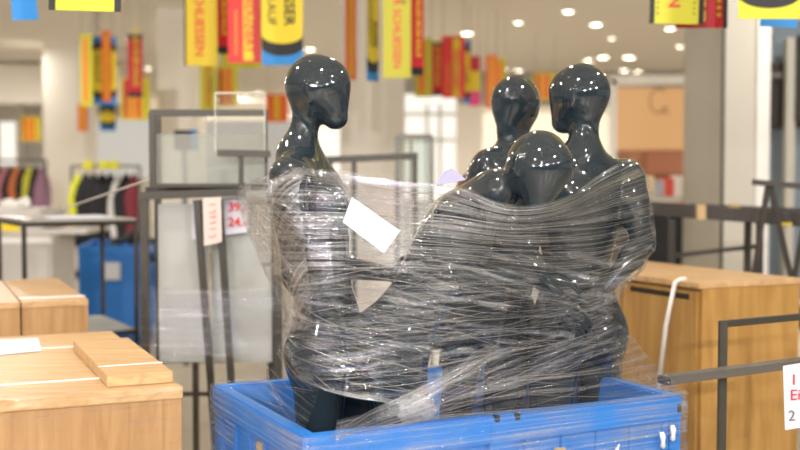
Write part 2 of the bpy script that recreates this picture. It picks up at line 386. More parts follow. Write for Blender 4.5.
# front mannequin: bent over to the right, head tilted
J4={'pelvis':at(400,335,3.14),'chest':at(450,250,3.14),'neck':at(494,192,3.12),'head':at(537,168,3.05),
    'shR':at(458,215,3.0),'shL':at(476,214,3.28),'elR':at(452,278,2.99),'wrR':at(528,277,3.03),'elL':at(530,262,3.33),'wrL':at(560,300,3.25),
    'hf':Vector((.66,-.72,-.25)),'hu':Vector((.46,-.12,.90)),'gz':GZ,
    'hdirR':Vector((1,.1,-.05)),'hnR':Vector((0,.2,-1)),'hnL':Vector((0,-1,0))}
p=J4['pelvis']
J4.update({'hipL':p+Vector((-.01,.088,-.05)),'hipR':p+Vector((-.01,-.088,-.05)),'knL':p+Vector((.02,.10,-.47)),'knR':p+Vector((.03,-.06,-.47)),
    'anL':Vector((p.x-.03,p.y+.10,GZ+.09)),'anR':Vector((p.x+.0,p.y-.05,GZ+.09))})
mannequin(J4,'dark glossy mannequin leaning forward to the right, egg head tilted low in front')

# ================================================================ blue crates
CA=R_(26.5); E1=Vector((math.cos(CA),math.sin(CA),0)); E2=Vector((-math.sin(CA),math.cos(CA),0)); N0=Vector((-.23,2.72,0)); CL,CW,CH=1.18,.76,.91
def cp(a,b,z): return N0+E1*a+E2*b+Vector((0,0,z))
def crate(N0,E1,E2,CL,CW,CH,label,detail=True):
    cp=lambda a,b,z:N0+E1*a+E2*b+Vector((0,0,z))
    c=cp(CL/2,CW/2,0); t=thing('pallet_crate',c,label,'crate'); M=Matrix((E1,E2,Vector((0,0,1)))).transposed()
    T=.035
    def bx(mb,a0,a1,b0,b1,z0,z1,bev=.003): mb.box(cp((a0+a1)/2,(b0+b1)/2,(z0+z1)/2),(a1-a0,b1-b0,z1-z0),M=M,bev=bev)
    m=MB(); bx(m,0,CL,0,CW,.10,.15); m.build('floor_deck',M_blue,t)
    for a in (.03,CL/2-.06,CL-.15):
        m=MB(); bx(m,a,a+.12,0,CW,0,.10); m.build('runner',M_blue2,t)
    # long side walls with recessed panels and ribs
    for side,(b0,b1,s) in enumerate(((0,T,-1),(CW-T,CW,1))):
        m=MB(); bx(m,T,CL-T,b0+.008*(s<0),b1-.008*(s>0),.15,CH-.06,0); w_=m.build('long_wall',M_blue,t)
        o0,o1=(b0-.002,b0+.012) if s<0 else (b1-.012,b1+.002)
        r=MB(); n=9
        for i in range(n+1):
            a=.045+(CL-.09-.022)*i/n; bx(r,a,a+.022,o0,o1,.15,CH-.06,.002)
        for z in (.30,.50,.70): bx(r,.04,CL-.04,o0+.001,o1,z,z+.02,.002)
        r.build('rib',M_blue,w_)
        m=MB(); bx(m,0,CL,b0-.010*(s<0),b1+.010*(s>0),CH-.075,CH,.005); m.build('top_rim',M_blue,t)
        if detail and s<0:
            for a in (.535,.60):
                k=MB(); bx(k,a,a+.014,-.016,.004,CH-.016,CH+.003,.002); k.build('hinge_pin',M_black,t)
            k=MB(); bx(k,.52,.60,-.014,.0,.35,CH-.012,.003); k.build('latch_flap',M_blue,t)
            k=MB(); bx(k,CL-.020,CL-.006,-.013,-.008,CH-.050,CH-.024,.002); k.build('corner_catch',M_black,t)
            for a,z0,z1,rz in ((.735,.66,.80,.0),):
                k=MB(); bx(k,a,a+.035,-.004,.004,z0,z1,.001); k.build('tape_strip',M_tape,t)
            for a0,z0,dx,dz in ((.90,CH-.16,.05,.035),(.935,CH-.19,.045,.02),(1.09,CH-.10,.02,-.05),(1.13,CH-.085,.015,-.045)):
                k=MB(); pts=[cp(a0+dx*q,-.016-.006*math.sin(q*5),z0+dz*q+.008*math.sin(q*7)) for q in np.linspace(0,1,7)]
                k.tube(pts,[.002,.007,.009,.006,.009,.006,.002],6); k.build('peeled_tape',M_strap,t,True)
    for side,(a0,a1,s) in enumerate(((0,T,-1),(CL-T,CL,1))):
        m=MB(); bx(m,a0+.008*(s<0),a1-.008*(s>0),T,CW-T,.15,CH-.06,0); w_=m.build('short_wall',M_blue,t)
        o0,o1=(a0-.002,a0+.012) if s<0 else (a1-.012,a1+.002)
        r=MB()
        for i in range(6):
            b=.045+(CW-.09-.022)*i/5; bx(r,o0,o1,b,b+.022,.15,CH-.06,.002)
        for z in (.30,.50,.70): bx(r,o0+.001,o1,.04,CW-.04,z,z+.02,.002)
        r.build('rib',M_blue,w_)
        m=MB(); bx(m,a0-.010*(s<0),a1+.010*(s>0),.001,CW-.001,CH-.075,CH-.0015,.005); m.build('top_rim',M_blue,t)
        if detail and s<0:
            for b in (.12,.33):
                k=MB(); bx(k,-.006,.004,b,b+.035,.62,CH-.09,.002); k.build('tape_strip',M_tape,t)
    for a in (0,CL-.045):
        for b in (0,CW-.045):
            m=MB(); bx(m,a-.003,a+.048,b-.003,b+.048,.10,CH-.02,.006); m.build('corner_post',M_blue,t)
    return t
crate(N0,E1,E2,CL,CW,CH,'large blue plastic pallet crate in front holding the wrapped mannequins')
a2=R_(62); crate(Vector((-2.90,10.0,0)),Vector((math.cos(R_(8)),math.sin(R_(8)),0)),Vector((-math.sin(R_(8)),math.cos(R_(8)),0)),.62,1.0,.93,'distant blue plastic crate standing behind the steel side table',False)
# label and odds on the distant crate
tag(MB().box((-2.60,10.02,.70),(.14,.006,.16),rz=R_(8)).build('crate_label',M_paper),'white paper label stuck on the distant blue crate','label')
def clothpile(c,r,n,mat,name,label,cat):
    m=MB(); 
    for i in range(n):
        p=Vector(c)+Vector((random.uniform(-1,1)*r[0],random.uniform(-1,1)*r[1],random.uniform(0,1)*r[2])); q=p+Vector((random.uniform(-1,1),random.uniform(-1,1),random.uniform(-.4,.8)))*.14
        m.tube([p,p.lerp(q,.5)+Vector((0,0,.04)),q],[.02,.035,.015],7)
    return tag(m.build(name,mat,None,True),label,cat)
clothpile((-2.5,10.4,.80),(.2,.3,.16),26,M_black,'hanger_heap','heap of black hangers in the distant blue crate','hangers')['kind']='stuff'

# ================================================================ stretch film
def cr(P,t):
    n=len(P); x=np.clip(t,0,n-1-1e-6); i=int(x); f=x-i
    p0=P[max(i-1,0)];p1=P[i];p2=P[i+1];p3=P[min(i+2,n-1)]
    return .5*((2*p1)+(-p0+p2)*f+(2*p0-5*p1+4*p2-p3)*f*f+(-p0+3*p1-3*p2+p3)*f**3)
def sheet_from_cols(cols,nu,nv,closed=False):
    C=[[np.array(p) for p in c] for c in cols]
    rows=max(len(c) for c in C); G=np.zeros((len(C)+(1 if closed else 0),nv,3))
    for i,c in enumerate(C):
        for j in range(nv): G[i,j]=cr(c,j/(nv-1)*(len(c)-1))
    if closed: G[-1]=G[0]
    out=np.zeros((nu,nv,3)); m=G.shape[0]
    for i in range(nu):
        x=i/(nu-1)*(m-1)
        if closed:
            k=int(min(x,m-1-1e-6)); f=x-k; nn=m-1
            p0,p1,p2,p3=G[(k-1)%nn],G[k%nn],G[(k+1)%nn],G[(k+2)%nn]
            out[i]=.5*((2*p1)+(-p0+p2)*f+(2*p0-5*p1+4*p2-p3)*f*f+(-p0+3*p1-3*p2+p3)*f**3)
        else: out[i]=cr(G,x)
    return out
def noise1(n,step,seed):
    r=np.random.default_rng(seed); k=max(int(n/step)+3,4); a=r.normal(size=k); x=np.arange(n)/step; i=x.astype(int); f=x-i; f=f*f*(3-2*f); return a[i]*(1-f)+a[i+1]*f
def noise2(nu,nv,su,sv,seed):
    r=np.random.default_rng(seed); A=r.normal(size=(int(nu/su)+3,int(nv/sv)+3)); x=np.arange(nu)/su; y=np.arange(nv)/sv
    i=x.astype(int); j=y.astype(int); f=(x-i)[:,None]; g=(y-j)[None,:]; f=f*f*(3-2*f); g=g*g*(3-2*g)
    return (A[i][:,j]*(1-f)+A[i+1][:,j]*f)*(1-g)+(A[i][:,j+1]*(1-f)+A[i+1][:,j+1]*f)*g
def build_sheet(name,G,mat,parent,fold=.006,seed=1,skew=0,crk=0):
    nu,nv,_=G.shape
    du=np.gradient(G,axis=0); dv=np.gradient(G,axis=1); nr=np.cross(du,dv); nr/=np.linalg.norm(nr,axis=2,keepdims=True)+1e-9
    dens=np.zeros((nu,nv)); 
    for q,(st,am) in enumerate(((3,.25),(6,.5),(14,1.0))):
        big=noise1(nv*3+nu*2,st,seed*10+q)
        for i in range(nu):
            sh=nv+int(i*skew+4*math.sin(i*.012+seed+q)+1.2*math.sin(i*.03*(q+1)));  dens[i]+=am*big[np.clip(sh+np.arange(nv),0,len(big)-1)]
    env=np.ones((nu,nv))
    if crk:
        c=sum(a*(1-2*np.abs(np.tanh(noise2(nu,nv,x,y,seed*7+q)))) for q,(x,y,a) in enumerate(((22,9,1.0),(11,5,.55),(6,3,.3))))
        G=G+nr*(c*crk)[...,None]
    G=G+nr*(dens*env*fold)[...,None]
    L=np.linalg.norm(np.diff(G,axis=0),axis=2).mean(1); U=np.concatenate([[0],np.cumsum(L)])
    Lv=np.linalg.norm(np.diff(G,axis=1),axis=2).mean(0); Vv=np.concatenate([[0],np.cumsum(Lv)])
    me=bpy.data.meshes.new(name); idx=np.arange(nu*nv).reshape(nu,nv)
    Q=np.stack([idx[:-1,:-1],idx[1:,:-1],idx[1:,1:],idx[:-1,1:]],-1).reshape(-1,4)
    me.from_pydata(G.reshape(-1,3).tolist(),[],Q.tolist()); uvl=me.uv_layers.new(name='uv')
    UV=np.stack(np.meshgrid(U,Vv,indexing='ij'),-1).reshape(-1,2)[Q.reshape(-1)]
    uvl.data.foreach_set('uv',UV.astype(np.float32).ravel())
    return link_mesh(name,me,mat,parent,True)
F_band = film('stretch_film_band',lo=.07,hi=.58,su=.9,sv=85,bump=.9,crinkle=.12,thr=(.46,.64))
F_low  = film('stretch_film_crumpled',lo=.08,hi=.60,su=1.8,sv=60,bump=1.0,crinkle=.9,skew=.12,thr=(.44,.66),rough=.08,gf=.88,base=(.70,.78,.88))
F_cone = film('stretch_film_fan',lo=.06,hi=.55,su=1.0,sv=70,bump=.8,crinkle=.4,thr=(.47,.72),gf=.8)
F_rim  = film('stretch_film_rim',lo=.10,hi=.75,su=.8,sv=100,bump=.6,crinkle=.15,thr=(.44,.66),gf=.6,base=(.82,.86,.94))
F_far  = film('stretch_film_showcase',lo=.06,hi=.5,su=1.5,sv=45,bump=.6,crinkle=.2,thr=(.48,.72))
fl=thing('stretch_film',cp(CL/2,CW/2,.60),'clear stretch film wound round the mannequins and over the blue crate','plastic film')
def prof(pts): return [at(*p) for p in pts]
front=[
 [(268,174,3.34),(243,187,3.30),(243,214,3.30),(262,262,3.28),(285,312,3.24),(285,342,3.20),(298,374,3.12)],
 [(296,168,3.02),(285,188,2.97),(286,214,2.96),(296,262,2.96),(303,315,2.98),(305,345,2.98),(322,388,2.98)],
 [(350,175,2.98),(345,192,2.94),(345,215,2.93),(348,262,2.92),(350,315,2.93),(350,350,2.93),(358,397,2.93)],
 [(400,184,2.96),(398,200,2.90),(398,220,2.88),(398,262,2.87),(400,315,2.88),(402,350,2.90),(405,403,2.92)],
 [(452,186,2.93),(450,205,2.87),(450,225,2.86),(448,265,2.85),(450,315,2.88),(452,350,2.92),(455,399,2.95)],
 [(508,207,2.90),(508,218,2.88),(508,232,2.90),(508,270,2.92),(506,310,2.96),(506,345,2.99),(508,388,3.02)],
 [(560,201,3.04),(560,213,3.02),(560,230,3.03),(560,275,3.06),(560,305,3.09),(560,335,3.12),(562,372,3.14)],
 [(604,178,3.30),(606,195,3.26),(608,225,3.25),(606,268,3.25),(590,305,3.25),(592,335,3.25),(594,355,3.26)],
 [(637,160,3.58),(647,180,3.52),(652,215,3.49),(652,248,3.48),(619,296,3.45),(616,325,3.42),(620,350,3.42)],
 [(618,160,3.80),(628,180,3.84),(632,215,3.85),(630,246,3.84),(606,296,3.78),(604,325,3.75),(606,345,3.72)],
 [(560,172,3.98),(560,185,4.0),(560,215,4.0),(558,250,3.98),(550,290,3.92),(550,320,3.88),(550,338,3.85)],
 [(480,176,4.0),(480,188,4.02),(480,215,4.02),(480,250,4.0),(480,290,3.95),(480,320,3.88),(480,338,3.85)],
 [(400,184,3.85),(400,196,3.86),(400,220,3.86),(400,252,3.84),(400,292,3.8),(400,322,3.74),(400,342,3.7)],
 [(330,180,3.6),(325,192,3.62),(325,216,3.62),(328,255,3.6),(335,300,3.56),(336,330,3.52),(340,352,3.5)],
 [(285,172,3.48),(268,188,3.48),(266,214,3.48),(280,260,3.46),(300,305,3.44),(302,336,3.40),(310,362,3.36)]]
G=sheet_from_cols([prof(c) for c in front],600,150,closed=True)
up_=G[:,:78]; lw=G[:,74:]
build_sheet('upper_wrap',up_,F_band,fl,fold=.0045,seed=3,skew=.01,crk=.0012)
build_sheet('lower_wrap',lw,F_low,fl,fold=.0050,seed=8,skew=-.04,crk=.0065)
def offs(Gs,d):
    o=Gs.copy(); c=np.array([.2,3.45]); v=o[...,:2]-c; n=np.linalg.norm(v,axis=-1,keepdims=True); o[...,:2]+=v/n*d; return o
# fan from the waist down to the crate rim (right), one from the left corner
rim=lambda a,b,dz=.004:cp(a,b,CH+dz)
cols=[]
tops=[rim(.06,-.02),at(372,410,2.84),at(420,388,2.90),at(460,368,2.93),at(500,350,2.95),at(545,345,3.02),at(585,335,3.12),at(619,322,3.38)]
bots=[rim(.05,-.022),rim(.20,-.022),rim(.35,-.022),rim(.50,-.022),rim(.66,-.022),rim(.82,-.022),rim(1.0,-.022),rim(CL+.015,-.02)]
for a,b in zip(tops,bots):
    m=a.lerp(b,.5)+Vector((0,0,-.012)); cols.append([a,m,b])
fan=sheet_from_cols(cols,200,60); build_sheet('front_fan',fan,F_cone,fl,fold=.003,seed=12,skew=.1)
tops=[at(619,322,3.38),at(612,320,3.65),at(560,318,3.85)]; bots=[rim(CL+.015,0),rim(CL+.015,CW*.5),rim(CL+.01,CW+.01)]
fan2=sheet_from_cols([[a,a.lerp(b,.5)+Vector((0,0,-.02)),b] for a,b in zip(tops,bots)],80,50); build_sheet('side_fan',fan2,F_cone,fl,fold=.003,seed=14,skew=.1)
tops=[at(322,385,2.97),at(300,362,3.08),at(288,335,3.2),at(300,330,3.42)]; bots=[rim(-.015,.02),rim(-.018,.25),rim(-.02,.5),rim(-.015,CW+.012)]
fan3=sheet_from_cols([[a,a.lerp(b,.5)+Vector((0,0,-.018)),b] for a,b in zip(tops,bots)],110,60)
build_sheet('corner_fan',fan3,film('stretch_film_corner',lo=.03,hi=.34,su=1,sv=50,bump=.4,crinkle=.2,thr=(.5,.75)),fl,fold=.002,seed=15,skew=.15)
# thick folded tail: from crate rim up to the waist
def ribbon(pts,w,mat,name,seed,fold=.004):
    P=[np.array(p) for p in pts]; cols=[]
    n=14
    for i in range(n):
        c=cr(P,i/(n-1)*(len(P)-1)); ww=w*(1+.25*math.sin(i*1.3+seed)); u=np.array([0,.25,.97])
        cols.append([Vector(c+u*ww*k+np.array([0,-.008*math.cos(k*3),0])) for k in (-.5,-.2,.2,.5)])
    return build_sheet(name,sheet_from_cols(cols,120,26),mat,fl,fold=fold,seed=seed)
F_mid=film('stretch_film_creased',lo=.03,hi=.75,su=3.2,sv=42,bump=1.0,crinkle=1.3,skew=-.22,thr=(.50,.68),rough=.07,gf=.88,base=(.80,.86,.94))
F_bulge=film('stretch_film_gathered',lo=.12,hi=.70,su=1.0,sv=70,bump=.8,crinkle=.2,skew=.75,thr=(.44,.66),rough=.09,gf=.78,base=(.74,.70,.62))
F_tail=film('stretch_film_folded',lo=.18,hi=.85,su=1.0,sv=120,bump=.9,crinkle=.3,thr=(.42,.62),rough=.08,gf=.7,base=(.85,.88,.94))
ribbon([rim(.07,-.025,.008),at(400,407,2.83),at(445,382,2.88),at(478,362,2.90),at(500,350,2.93)],.050,F_tail,'folded_tail',2)
ribbon([at(292,170,3.0),at(345,176,2.94),at(400,185,2.90),at(452,189,2.86),at(508,209,2.88),at(560,202,3.0),at(604,176,3.26),at(632,161,3.5)],.022,F_tail,'top_hem',5,.003)
ribbon([at(298,375,3.10),at(312,384,3.0),at(335,392,2.93),at(370,399,2.91),at(405,403,2.91),at(455,400,2.94)],.010,F_tail,'bottom_hem',6,.001)
ribbon([at(268,176,3.33),at(270,200,3.3),at(274,230,3.25),at(279,262,3.2),at(290,296,3.1)],.02,F_rim,'left_fold',9,.002)
build_sheet('waist_layer',offs(G[24:380,62:128],.008),F_mid,fl,fold=.006,seed=61,skew=.06,crk=.006)
build_sheet('gathered_side',offs(G[0:52,4:112],.006),F_bulge,fl,fold=.003,seed=63,skew=.9)
# film round the outside of the crate
def crate_wrap(z0,z1,name,mat,seed,off=.022):
    loop=[(-off,CW*.5),(-off,.05),(-off*.7,-off*.7),(.05,-off),(CL*.33,-off-.002),(CL*.66,-off-.002),(CL-.05,-off),(CL+off*.7,-off*.7),(CL+off,.05),(CL+off,CW*.5),(CL+off,CW-.05),(CL+off*.7,CW+off*.7),(CL-.05,CW+off),(CL*.5,CW+off),(.05,CW+off),(-off*.7,CW+off*.7),(-off,CW-.05)]
    cols=[[cp(a,b,z1),cp(a,b,(z1+z0)/2),cp(a,b,z0)] for a,b in loop]
    # straight interpolation between the corners
    pts=[];
    nu=300; Ls=[0]
    for i in range(len(loop)): Ls.append(Ls[-1]+math.hypot(loop[(i+1)%len(loop)][0]-loop[i][0],loop[(i+1)%len(loop)][1]-loop[i][1]))
    nv=40; Gm=np.zeros((nu,nv,3))
    for i in range(nu):
        s=i/(nu-1)*Ls[-1]; k=max(j for j in range(len(loop)) if Ls[j]<=s+1e-9); k=min(k,len(loop)-1); f=(s-Ls[k])/max(Ls[k+1]-Ls[k],1e-9)
        a=loop[k][0]*(1-f)+loop[(k+1)%len(loop)][0]*f; b=loop[k][1]*(1-f)+loop[(k+1)%len(loop)][1]*f
        for j in range(nv): Gm[i,j]=cp(a,b,z1+(z0-z1)*j/(nv-1)+.012*math.sin(i*.05+seed)*(j/(nv-1)))
    build_sheet(name,Gm,mat,fl,fold=.0013,seed=seed)
crate_wrap(.70,CH+.004,'rim_wrap',F_rim,21)
# taut strands and creases of bunched film
M_strand=glassy('bunched_film_strand',tint=(.97,.97,.97),refl=.62,haze=.14,hazecol=(.85,.85,.85))
st=MB()
def surf(Gs,u,v):
    nu,nv,_=Gs.shape; u=u*(600/360 if nu==600 else 1); u=float(np.clip(u,0,nu-1.001)); v=float(np.clip(v,0,nv-1.001)); i=int(u); j=int(v); f=u-i; g=v-j
    return (Gs[i,j]*(1-f)+Gs[i+1,j]*f)*(1-g)+(Gs[i,j+1]*(1-f)+Gs[i+1,j+1]*f)*g
def strand(Gs,u0,v0,u1,v1,r,n=26,off=.006):
    pts=[]
    for k in range(n):
        f=k/(n-1); p=surf(Gs,u0+(u1-u0)*f,v0+(v1-v0)*f+.35*math.sin(f*5+u0)); pts.append(p+np.array([0,-off,0]))
    q=[pts[0]]
    for k in range(1,n-1): q.append((pts[k-1]+pts[k]*2+pts[k+1])/4)
    q.append(pts[-1]); rr=[r*(.3+.7*math.sin(math.pi*(k+.5)/n)) for k in range(n)]
    st.tube([Vector(p) for p in q],rr,5)
R=random.Random(3)
for _ in range(130):
    u0=R.uniform(0,150); L=R.uniform(30,130); v0=R.uniform(2,80); strand(G,u0,v0,min(u0+L,212),v0+R.uniform(-5,5),R.uniform(.0003,.0008))
for _ in range(110):
    u0=R.uniform(5,150); L=R.uniform(20,90); v0=R.uniform(78,148); strand(G,u0,v0,min(u0+L,212),v0+R.uniform(-16,26),R.uniform(.0003,.0009))
for _ in range(60):   # steep ones on the left bulge
    u0=R.uniform(0,8); v0=R.uniform(15,60); strand(G,u0,v0,u0+R.uniform(12,30),v0+R.uniform(15,45),R.uniform(.0004,.0009))
for _ in range(60):
    u0=R.uniform(0,120); v0=R.uniform(0,55); strand(fan,u0,v0,min(u0+R.uniform(40,110),199),v0+R.uniform(-25,20),R.uniform(.0003,.0008),off=.003)
for _ in range(10):
    strand(fan3,R.uniform(0,30),R.uniform(0,55),R.uniform(70,109),R.uniform(0,58),R.uniform(.0004,.0008),off=.003)
o=st.build('strand',M_strand,fl,True); o['kind']='stuff'

# label under the film, loose papers and plastic in the crate
def sheetpaper(name,c4,mat,label,cat,parent=None,thick=.0012,lines=None):
    a,b,c,d=[Vector(p) for p in c4]; n=(b-a).cross(d-a).normalized()*thick
    me=MB().add([a,b,c,d,a+n,b+n,c+n,d+n],[(3,2,1,0),(4,5,6,7),(0,1,5,4),(1,2,6,5),(2,3,7,6),(3,0,4,7)])
    o=me.build(name,mat,parent)
    if label: tag(o,label,cat)
    return o
sheetpaper('lilac_sheet',[at(436,186,3.04),at(466,180,3.07),at(452,168,3.12),at(442,173,3.10)],pbr('pale_lilac_foam',(150,146,176),.8),'pale lilac sheet tucked over the leaning mannequin shoulder','sheet')
pl=sheetpaper('paper_label',[at(343,222,2.90),at(384,253,2.87),at(400,231,2.87),at(352,197,2.90)],M_paper,'blank white paper tucked in the film beside the left mannequin','paper')
t=MB()
a=at(360,215,2.885)
for i in range(14):
    x0=360+i*2.1; y0=214+i*1.35+R.uniform(-2,2); t.tube([at(x0,y0,2.872),at(x0+1.2,y0+R.uniform(-1.6,1.6),2.87),at(x0+2.0,y0+1.2,2.869)],.0007,5)
t.build('pencil_scrawl',pbr('faint_pencil',(170,172,180),.7),pl)
def crumple(name,c,r,seed,mat,label,cat):
    bm=bmesh.new(); bmesh.ops.create_icosphere(bm,subdivisions=4,radius=1); rr=np.random.default_rng(seed); D=rr.normal(size=(22,3)); D/=np.linalg.norm(D,axis=1)[:,None]; A=rr.uniform(.1,.38,22)
    for v in bm.verts:
        q=np.array(v.co); k=1-sum(A[i]*max(0,1-abs(q@D[i]-.35)*5) for i in range(22))*.55
        v.co=Vector((q[0]*r[0]*k,q[1]*r[1]*k,q[2]*r[2]*k))+Vector(c)
    me=bpy.data.meshes.new(name); bm.to_mesh(me); bm.free(); o=link_mesh(name,me,mat,None,True); return tag(o,label,cat)
crumple('plastic_bag',at(418,410,2.93),(.062,.05,.045),4,glassy('crumpled_clear_plastic',tint=(.95,.95,.95),refl=.2,haze=.45,hazecol=(.7,.72,.75)),'crumpled white plastic bag at the front rim of the blue crate','plastic bag')
for i,(px,py,Y,r) in enumerate(((248,398,3.25,.10),(275,408,3.10,.08),(610,400,3.50,.09))):
    pass
# ================================================================ left foreground: wooden flat-packs
S1=Vector((-.40,.917,0)).normalized(); W1=Vector((-.917,-.40,0)).normalized(); MW=Matrix((-W1,S1,Vector((0,0,1)))).transposed()
K1=Vector((-.628,3.17,0))
def onz(px,py,z):
    a=at(px,py,1.0); k=(CAMZ-z)/(CAMZ-a.z); return Vector((a.x*k,k,z))
def oriented(mb,K,w0,w1,s0,s1,z0,z1,bev=.002): mb.box(K+W1*(w0+w1)/2+S1*(s0+s1)/2+Vector((0,0,(z0+z1)/2)),(abs(w1-w0),abs(s1-s0),z1-z0),M=MW,bev=bev); return mb
t=thing('flat_pack_box',K1+W1*.5+S1*.62,'large pale wood flat-pack unit in the left foreground, strapped with white bands','furniture pack')
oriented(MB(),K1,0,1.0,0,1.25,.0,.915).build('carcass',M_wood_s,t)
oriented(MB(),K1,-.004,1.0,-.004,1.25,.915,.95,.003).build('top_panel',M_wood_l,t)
for s_,z1 in ((.21,.9515),(.88,.9515)):
    m=oriented(MB(),K1,-.007,1.0,s_,s_+.014,.95,z1+.0015,0); oriented(m,K1,-.008,-.004,s_,s_+.014,.3,z1,0); m.build('strap',M_strap,t)
m=oriented(MB(),K1,.86,.90,0,.3,.9505,.9512,0)
# wooden board lying on top
bd=oriented(MB(),K1,.012,.20,.06,.80,.951,.985,.002).build('wooden_board',M_wood_l); tag(bd,'small pale wooden board lying on the strapped flat-pack unit','board')
m=oriented(MB(),K1,.010,.202,.205,.222,.986,.9875,0).build('white_strap',M_strap); tag(m,'white strap running across the small wooden board','strap')
sp=sheetpaper('paper_sheet',[onz(-20,357,.952),onz(42,351,.952),onz(38,338,.952),onz(-20,341,.952)],M_paper,'white delivery note lying on the left flat-pack unit','paper')
m=MB()
for r_ in range(4):
    for q in range(7):
        a=onz(4+q*5,343+r_*3,.9535); m.bar(a,a-W1*.014,.003,.0004,bev=0)
m.build('writing',pbr('blue_grey_ink',(150,152,165),.7),sp)
# film over the top of it
fb=thing('wrap_film',K1+W1*.3+S1*.1+Vector((0,0,.80)),'clear film wrapped round the edge of the strapped flat-pack unit','plastic film')
colsb=[]
for w_ in np.linspace(-.007,.98,8):
    colsb.append([K1+W1*w_+S1*.13+Vector((0,0,.9545)),K1+W1*w_+S1*.02+Vector((0,0,.9545)),K1+W1*w_-S1*.006+Vector((0,0,.945)),K1+W1*w_-S1*.007+Vector((0,0,.80)),K1+W1*w_-S1*.007+Vector((0,0,.60))])
Fbx=film('stretch_film_carton',lo=.03,hi=.22,su=1.2,sv=40,bump=.35,crinkle=.15,thr=(.48,.75)); build_sheet('film_sheet',sheet_from_cols(colsb,100,60),Fbx,fb,fold=.0006,seed=31)
K2=Vector((-1.29,4.58,0))
for i,(w0,w1,lab) in enumerate(((0,.262,'narrow oak wood carton behind the foreground unit, right of the pair'),(.268,.80,'wider oak wood carton behind the foreground unit, left of the pair'))):
    t=thing('wooden_carton',K2+W1*(w0+w1)/2+S1*.5,lab,'furniture pack')
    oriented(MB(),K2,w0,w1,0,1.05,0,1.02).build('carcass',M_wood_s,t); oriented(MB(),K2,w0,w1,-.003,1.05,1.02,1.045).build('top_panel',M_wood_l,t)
    if i==0: oriented(MB(),K2,-.004,w1,.10,.16,1.045,1.048).build('edge_protector',M_strap,t)
# ---------------- steel side table (frame)
tw=thing('side_table',(-1.75,6.4,0),'dark steel frame side table with pale top at far left','table')
B_=Vector((-2.05,6.05,0)); u1=Vector((.866,.5,0)); u2=Vector((-.5,.866,0)); LA,LB=.62,.72
c4=[B_,B_+u1*LA,B_+u1*LA+u2*LB,B_+u2*LB]; Z=Vector((0,0,1))
for c in c4: MB().bar(c,c+Z*1.29,.022).build('leg',M_iron,tw)
for zz,nm in ((1.29,'top_frame'),(.66,'lower_frame')):
    m=MB()
    for i in range(4): m.bar(c4[i]+Z*zz,c4[(i+1)%4]+Z*zz,.022)
    m.build(nm,M_iron,tw)
MT=Matrix((u1,u2,Z)).transposed()
MB().box(B_+u1*LA/2+u2*LB/2+Z*1.308,(LA,LB,.012),M=MT,bev=.002).build('table_top',pbr('grey_glass_top',(176,172,164),.18,noise=.03),tw)
MB().box(B_+u1*LA/2+u2*LB/2+Z*.678,(LA-.02,LB-.02,.008),M=MT,bev=.001).build('shelf',M_frost,tw)
tag(MB().box(B_+u1*(LA*.58)+u2*(LB*.45)+Z*1.318,(.36,.34,.006),M=MT,bev=.001).build('sheet_of_paper',M_paper),'white sheet lying on the dark steel side table','paper')
# white strap going diagonally to the showcase frame
P0=B_+u1*.02+Z*1.31; P1=at(148,180,5.0)
m=MB(); m.bar(P0,P1,.016,.004,bev=0); tag(m.build('packing_strap',M_strap),'white packing strap stretched from side table up to the showcase','strap')
# ---------------- showcase : lower rack with wrapped milky panels
YS=4.9
t=thing('showcase_rack',at(205,190,YS+.15)*1,'olive steel rack with milky panels wrapped in film, left of the crate','rack'); t.location.z=0
def V3(px,py,Y): return at(px,py,Y)
def post(px,py,Y,wd=.028,z0=0,px1=None,mat=M_metal,name='post'):
    a=at(px,py,Y); b=at(px1,450,Y) if px1 is not None else Vector((a.x,a.y,0))
    if px1 is not None:
        k=(a.z-z0)/(a.z-b.z); b=a+(b-a)*k
    MB().bar(a,Vector((b.x,b.y,z0)),wd).build(name,mat,t)
post(144,193,YS,.034); post(158,198,YS+.35,.028)
post(197,200,YS,.030,px1=216); post(219,200,YS,.030,px1=236)
post(270,193,YS+.35,.03); post(278,275,YS,.034)
MB().bar(at(139,196,YS),at(246,192,YS),.05,.035).build('top_rail',M_metal,t)
MB().bar(at(146,190,YS+.35),at(272,187,YS+.35),.04,.03).build('rear_rail',M_metal,t)
a=at(144,420,YS); b=at(236,420,YS)
MB().bar(Vector((a.x,YS,.30)),Vector((b.x+.2,YS,.30)),.028).build('bottom_rail',M_metal,t)
def panel(px0,px1,py0,py1,Y,mat,parent,name,th=.01,yaw=0):
    a=at(px0,py0,Y); b=at(px1,py1,Y); return MB().box(((a.x+b.x)/2,Y,(a.z+b.z)/2),(b.x-a.x,th,a.z-b.z),rz=yaw,bev=.001).build(name,mat,parent)
panel(158,209,204,362,YS+.07,M_frost,t,'milky_panel'); panel(211,272,204,362,YS+.11,M_frost,t,'milky_panel')
f2=thing('rack_film',at(210,320,YS),'clear stretch film wound round the lower half of showcase rack','plastic film')
cols=[]
for px,Y in ((147,YS+.38),(141,YS-.03),(180,YS-.05),(225,YS-.05),(278,YS-.03),(287,YS+.1),(280,YS+.42)):
    cols.append([at(px,y_,Y) for y_ in (288,305,330,356)])
build_sheet('film_sheet',sheet_from_cols(cols,140,50),F_far,f2,fold=.004,seed=41)
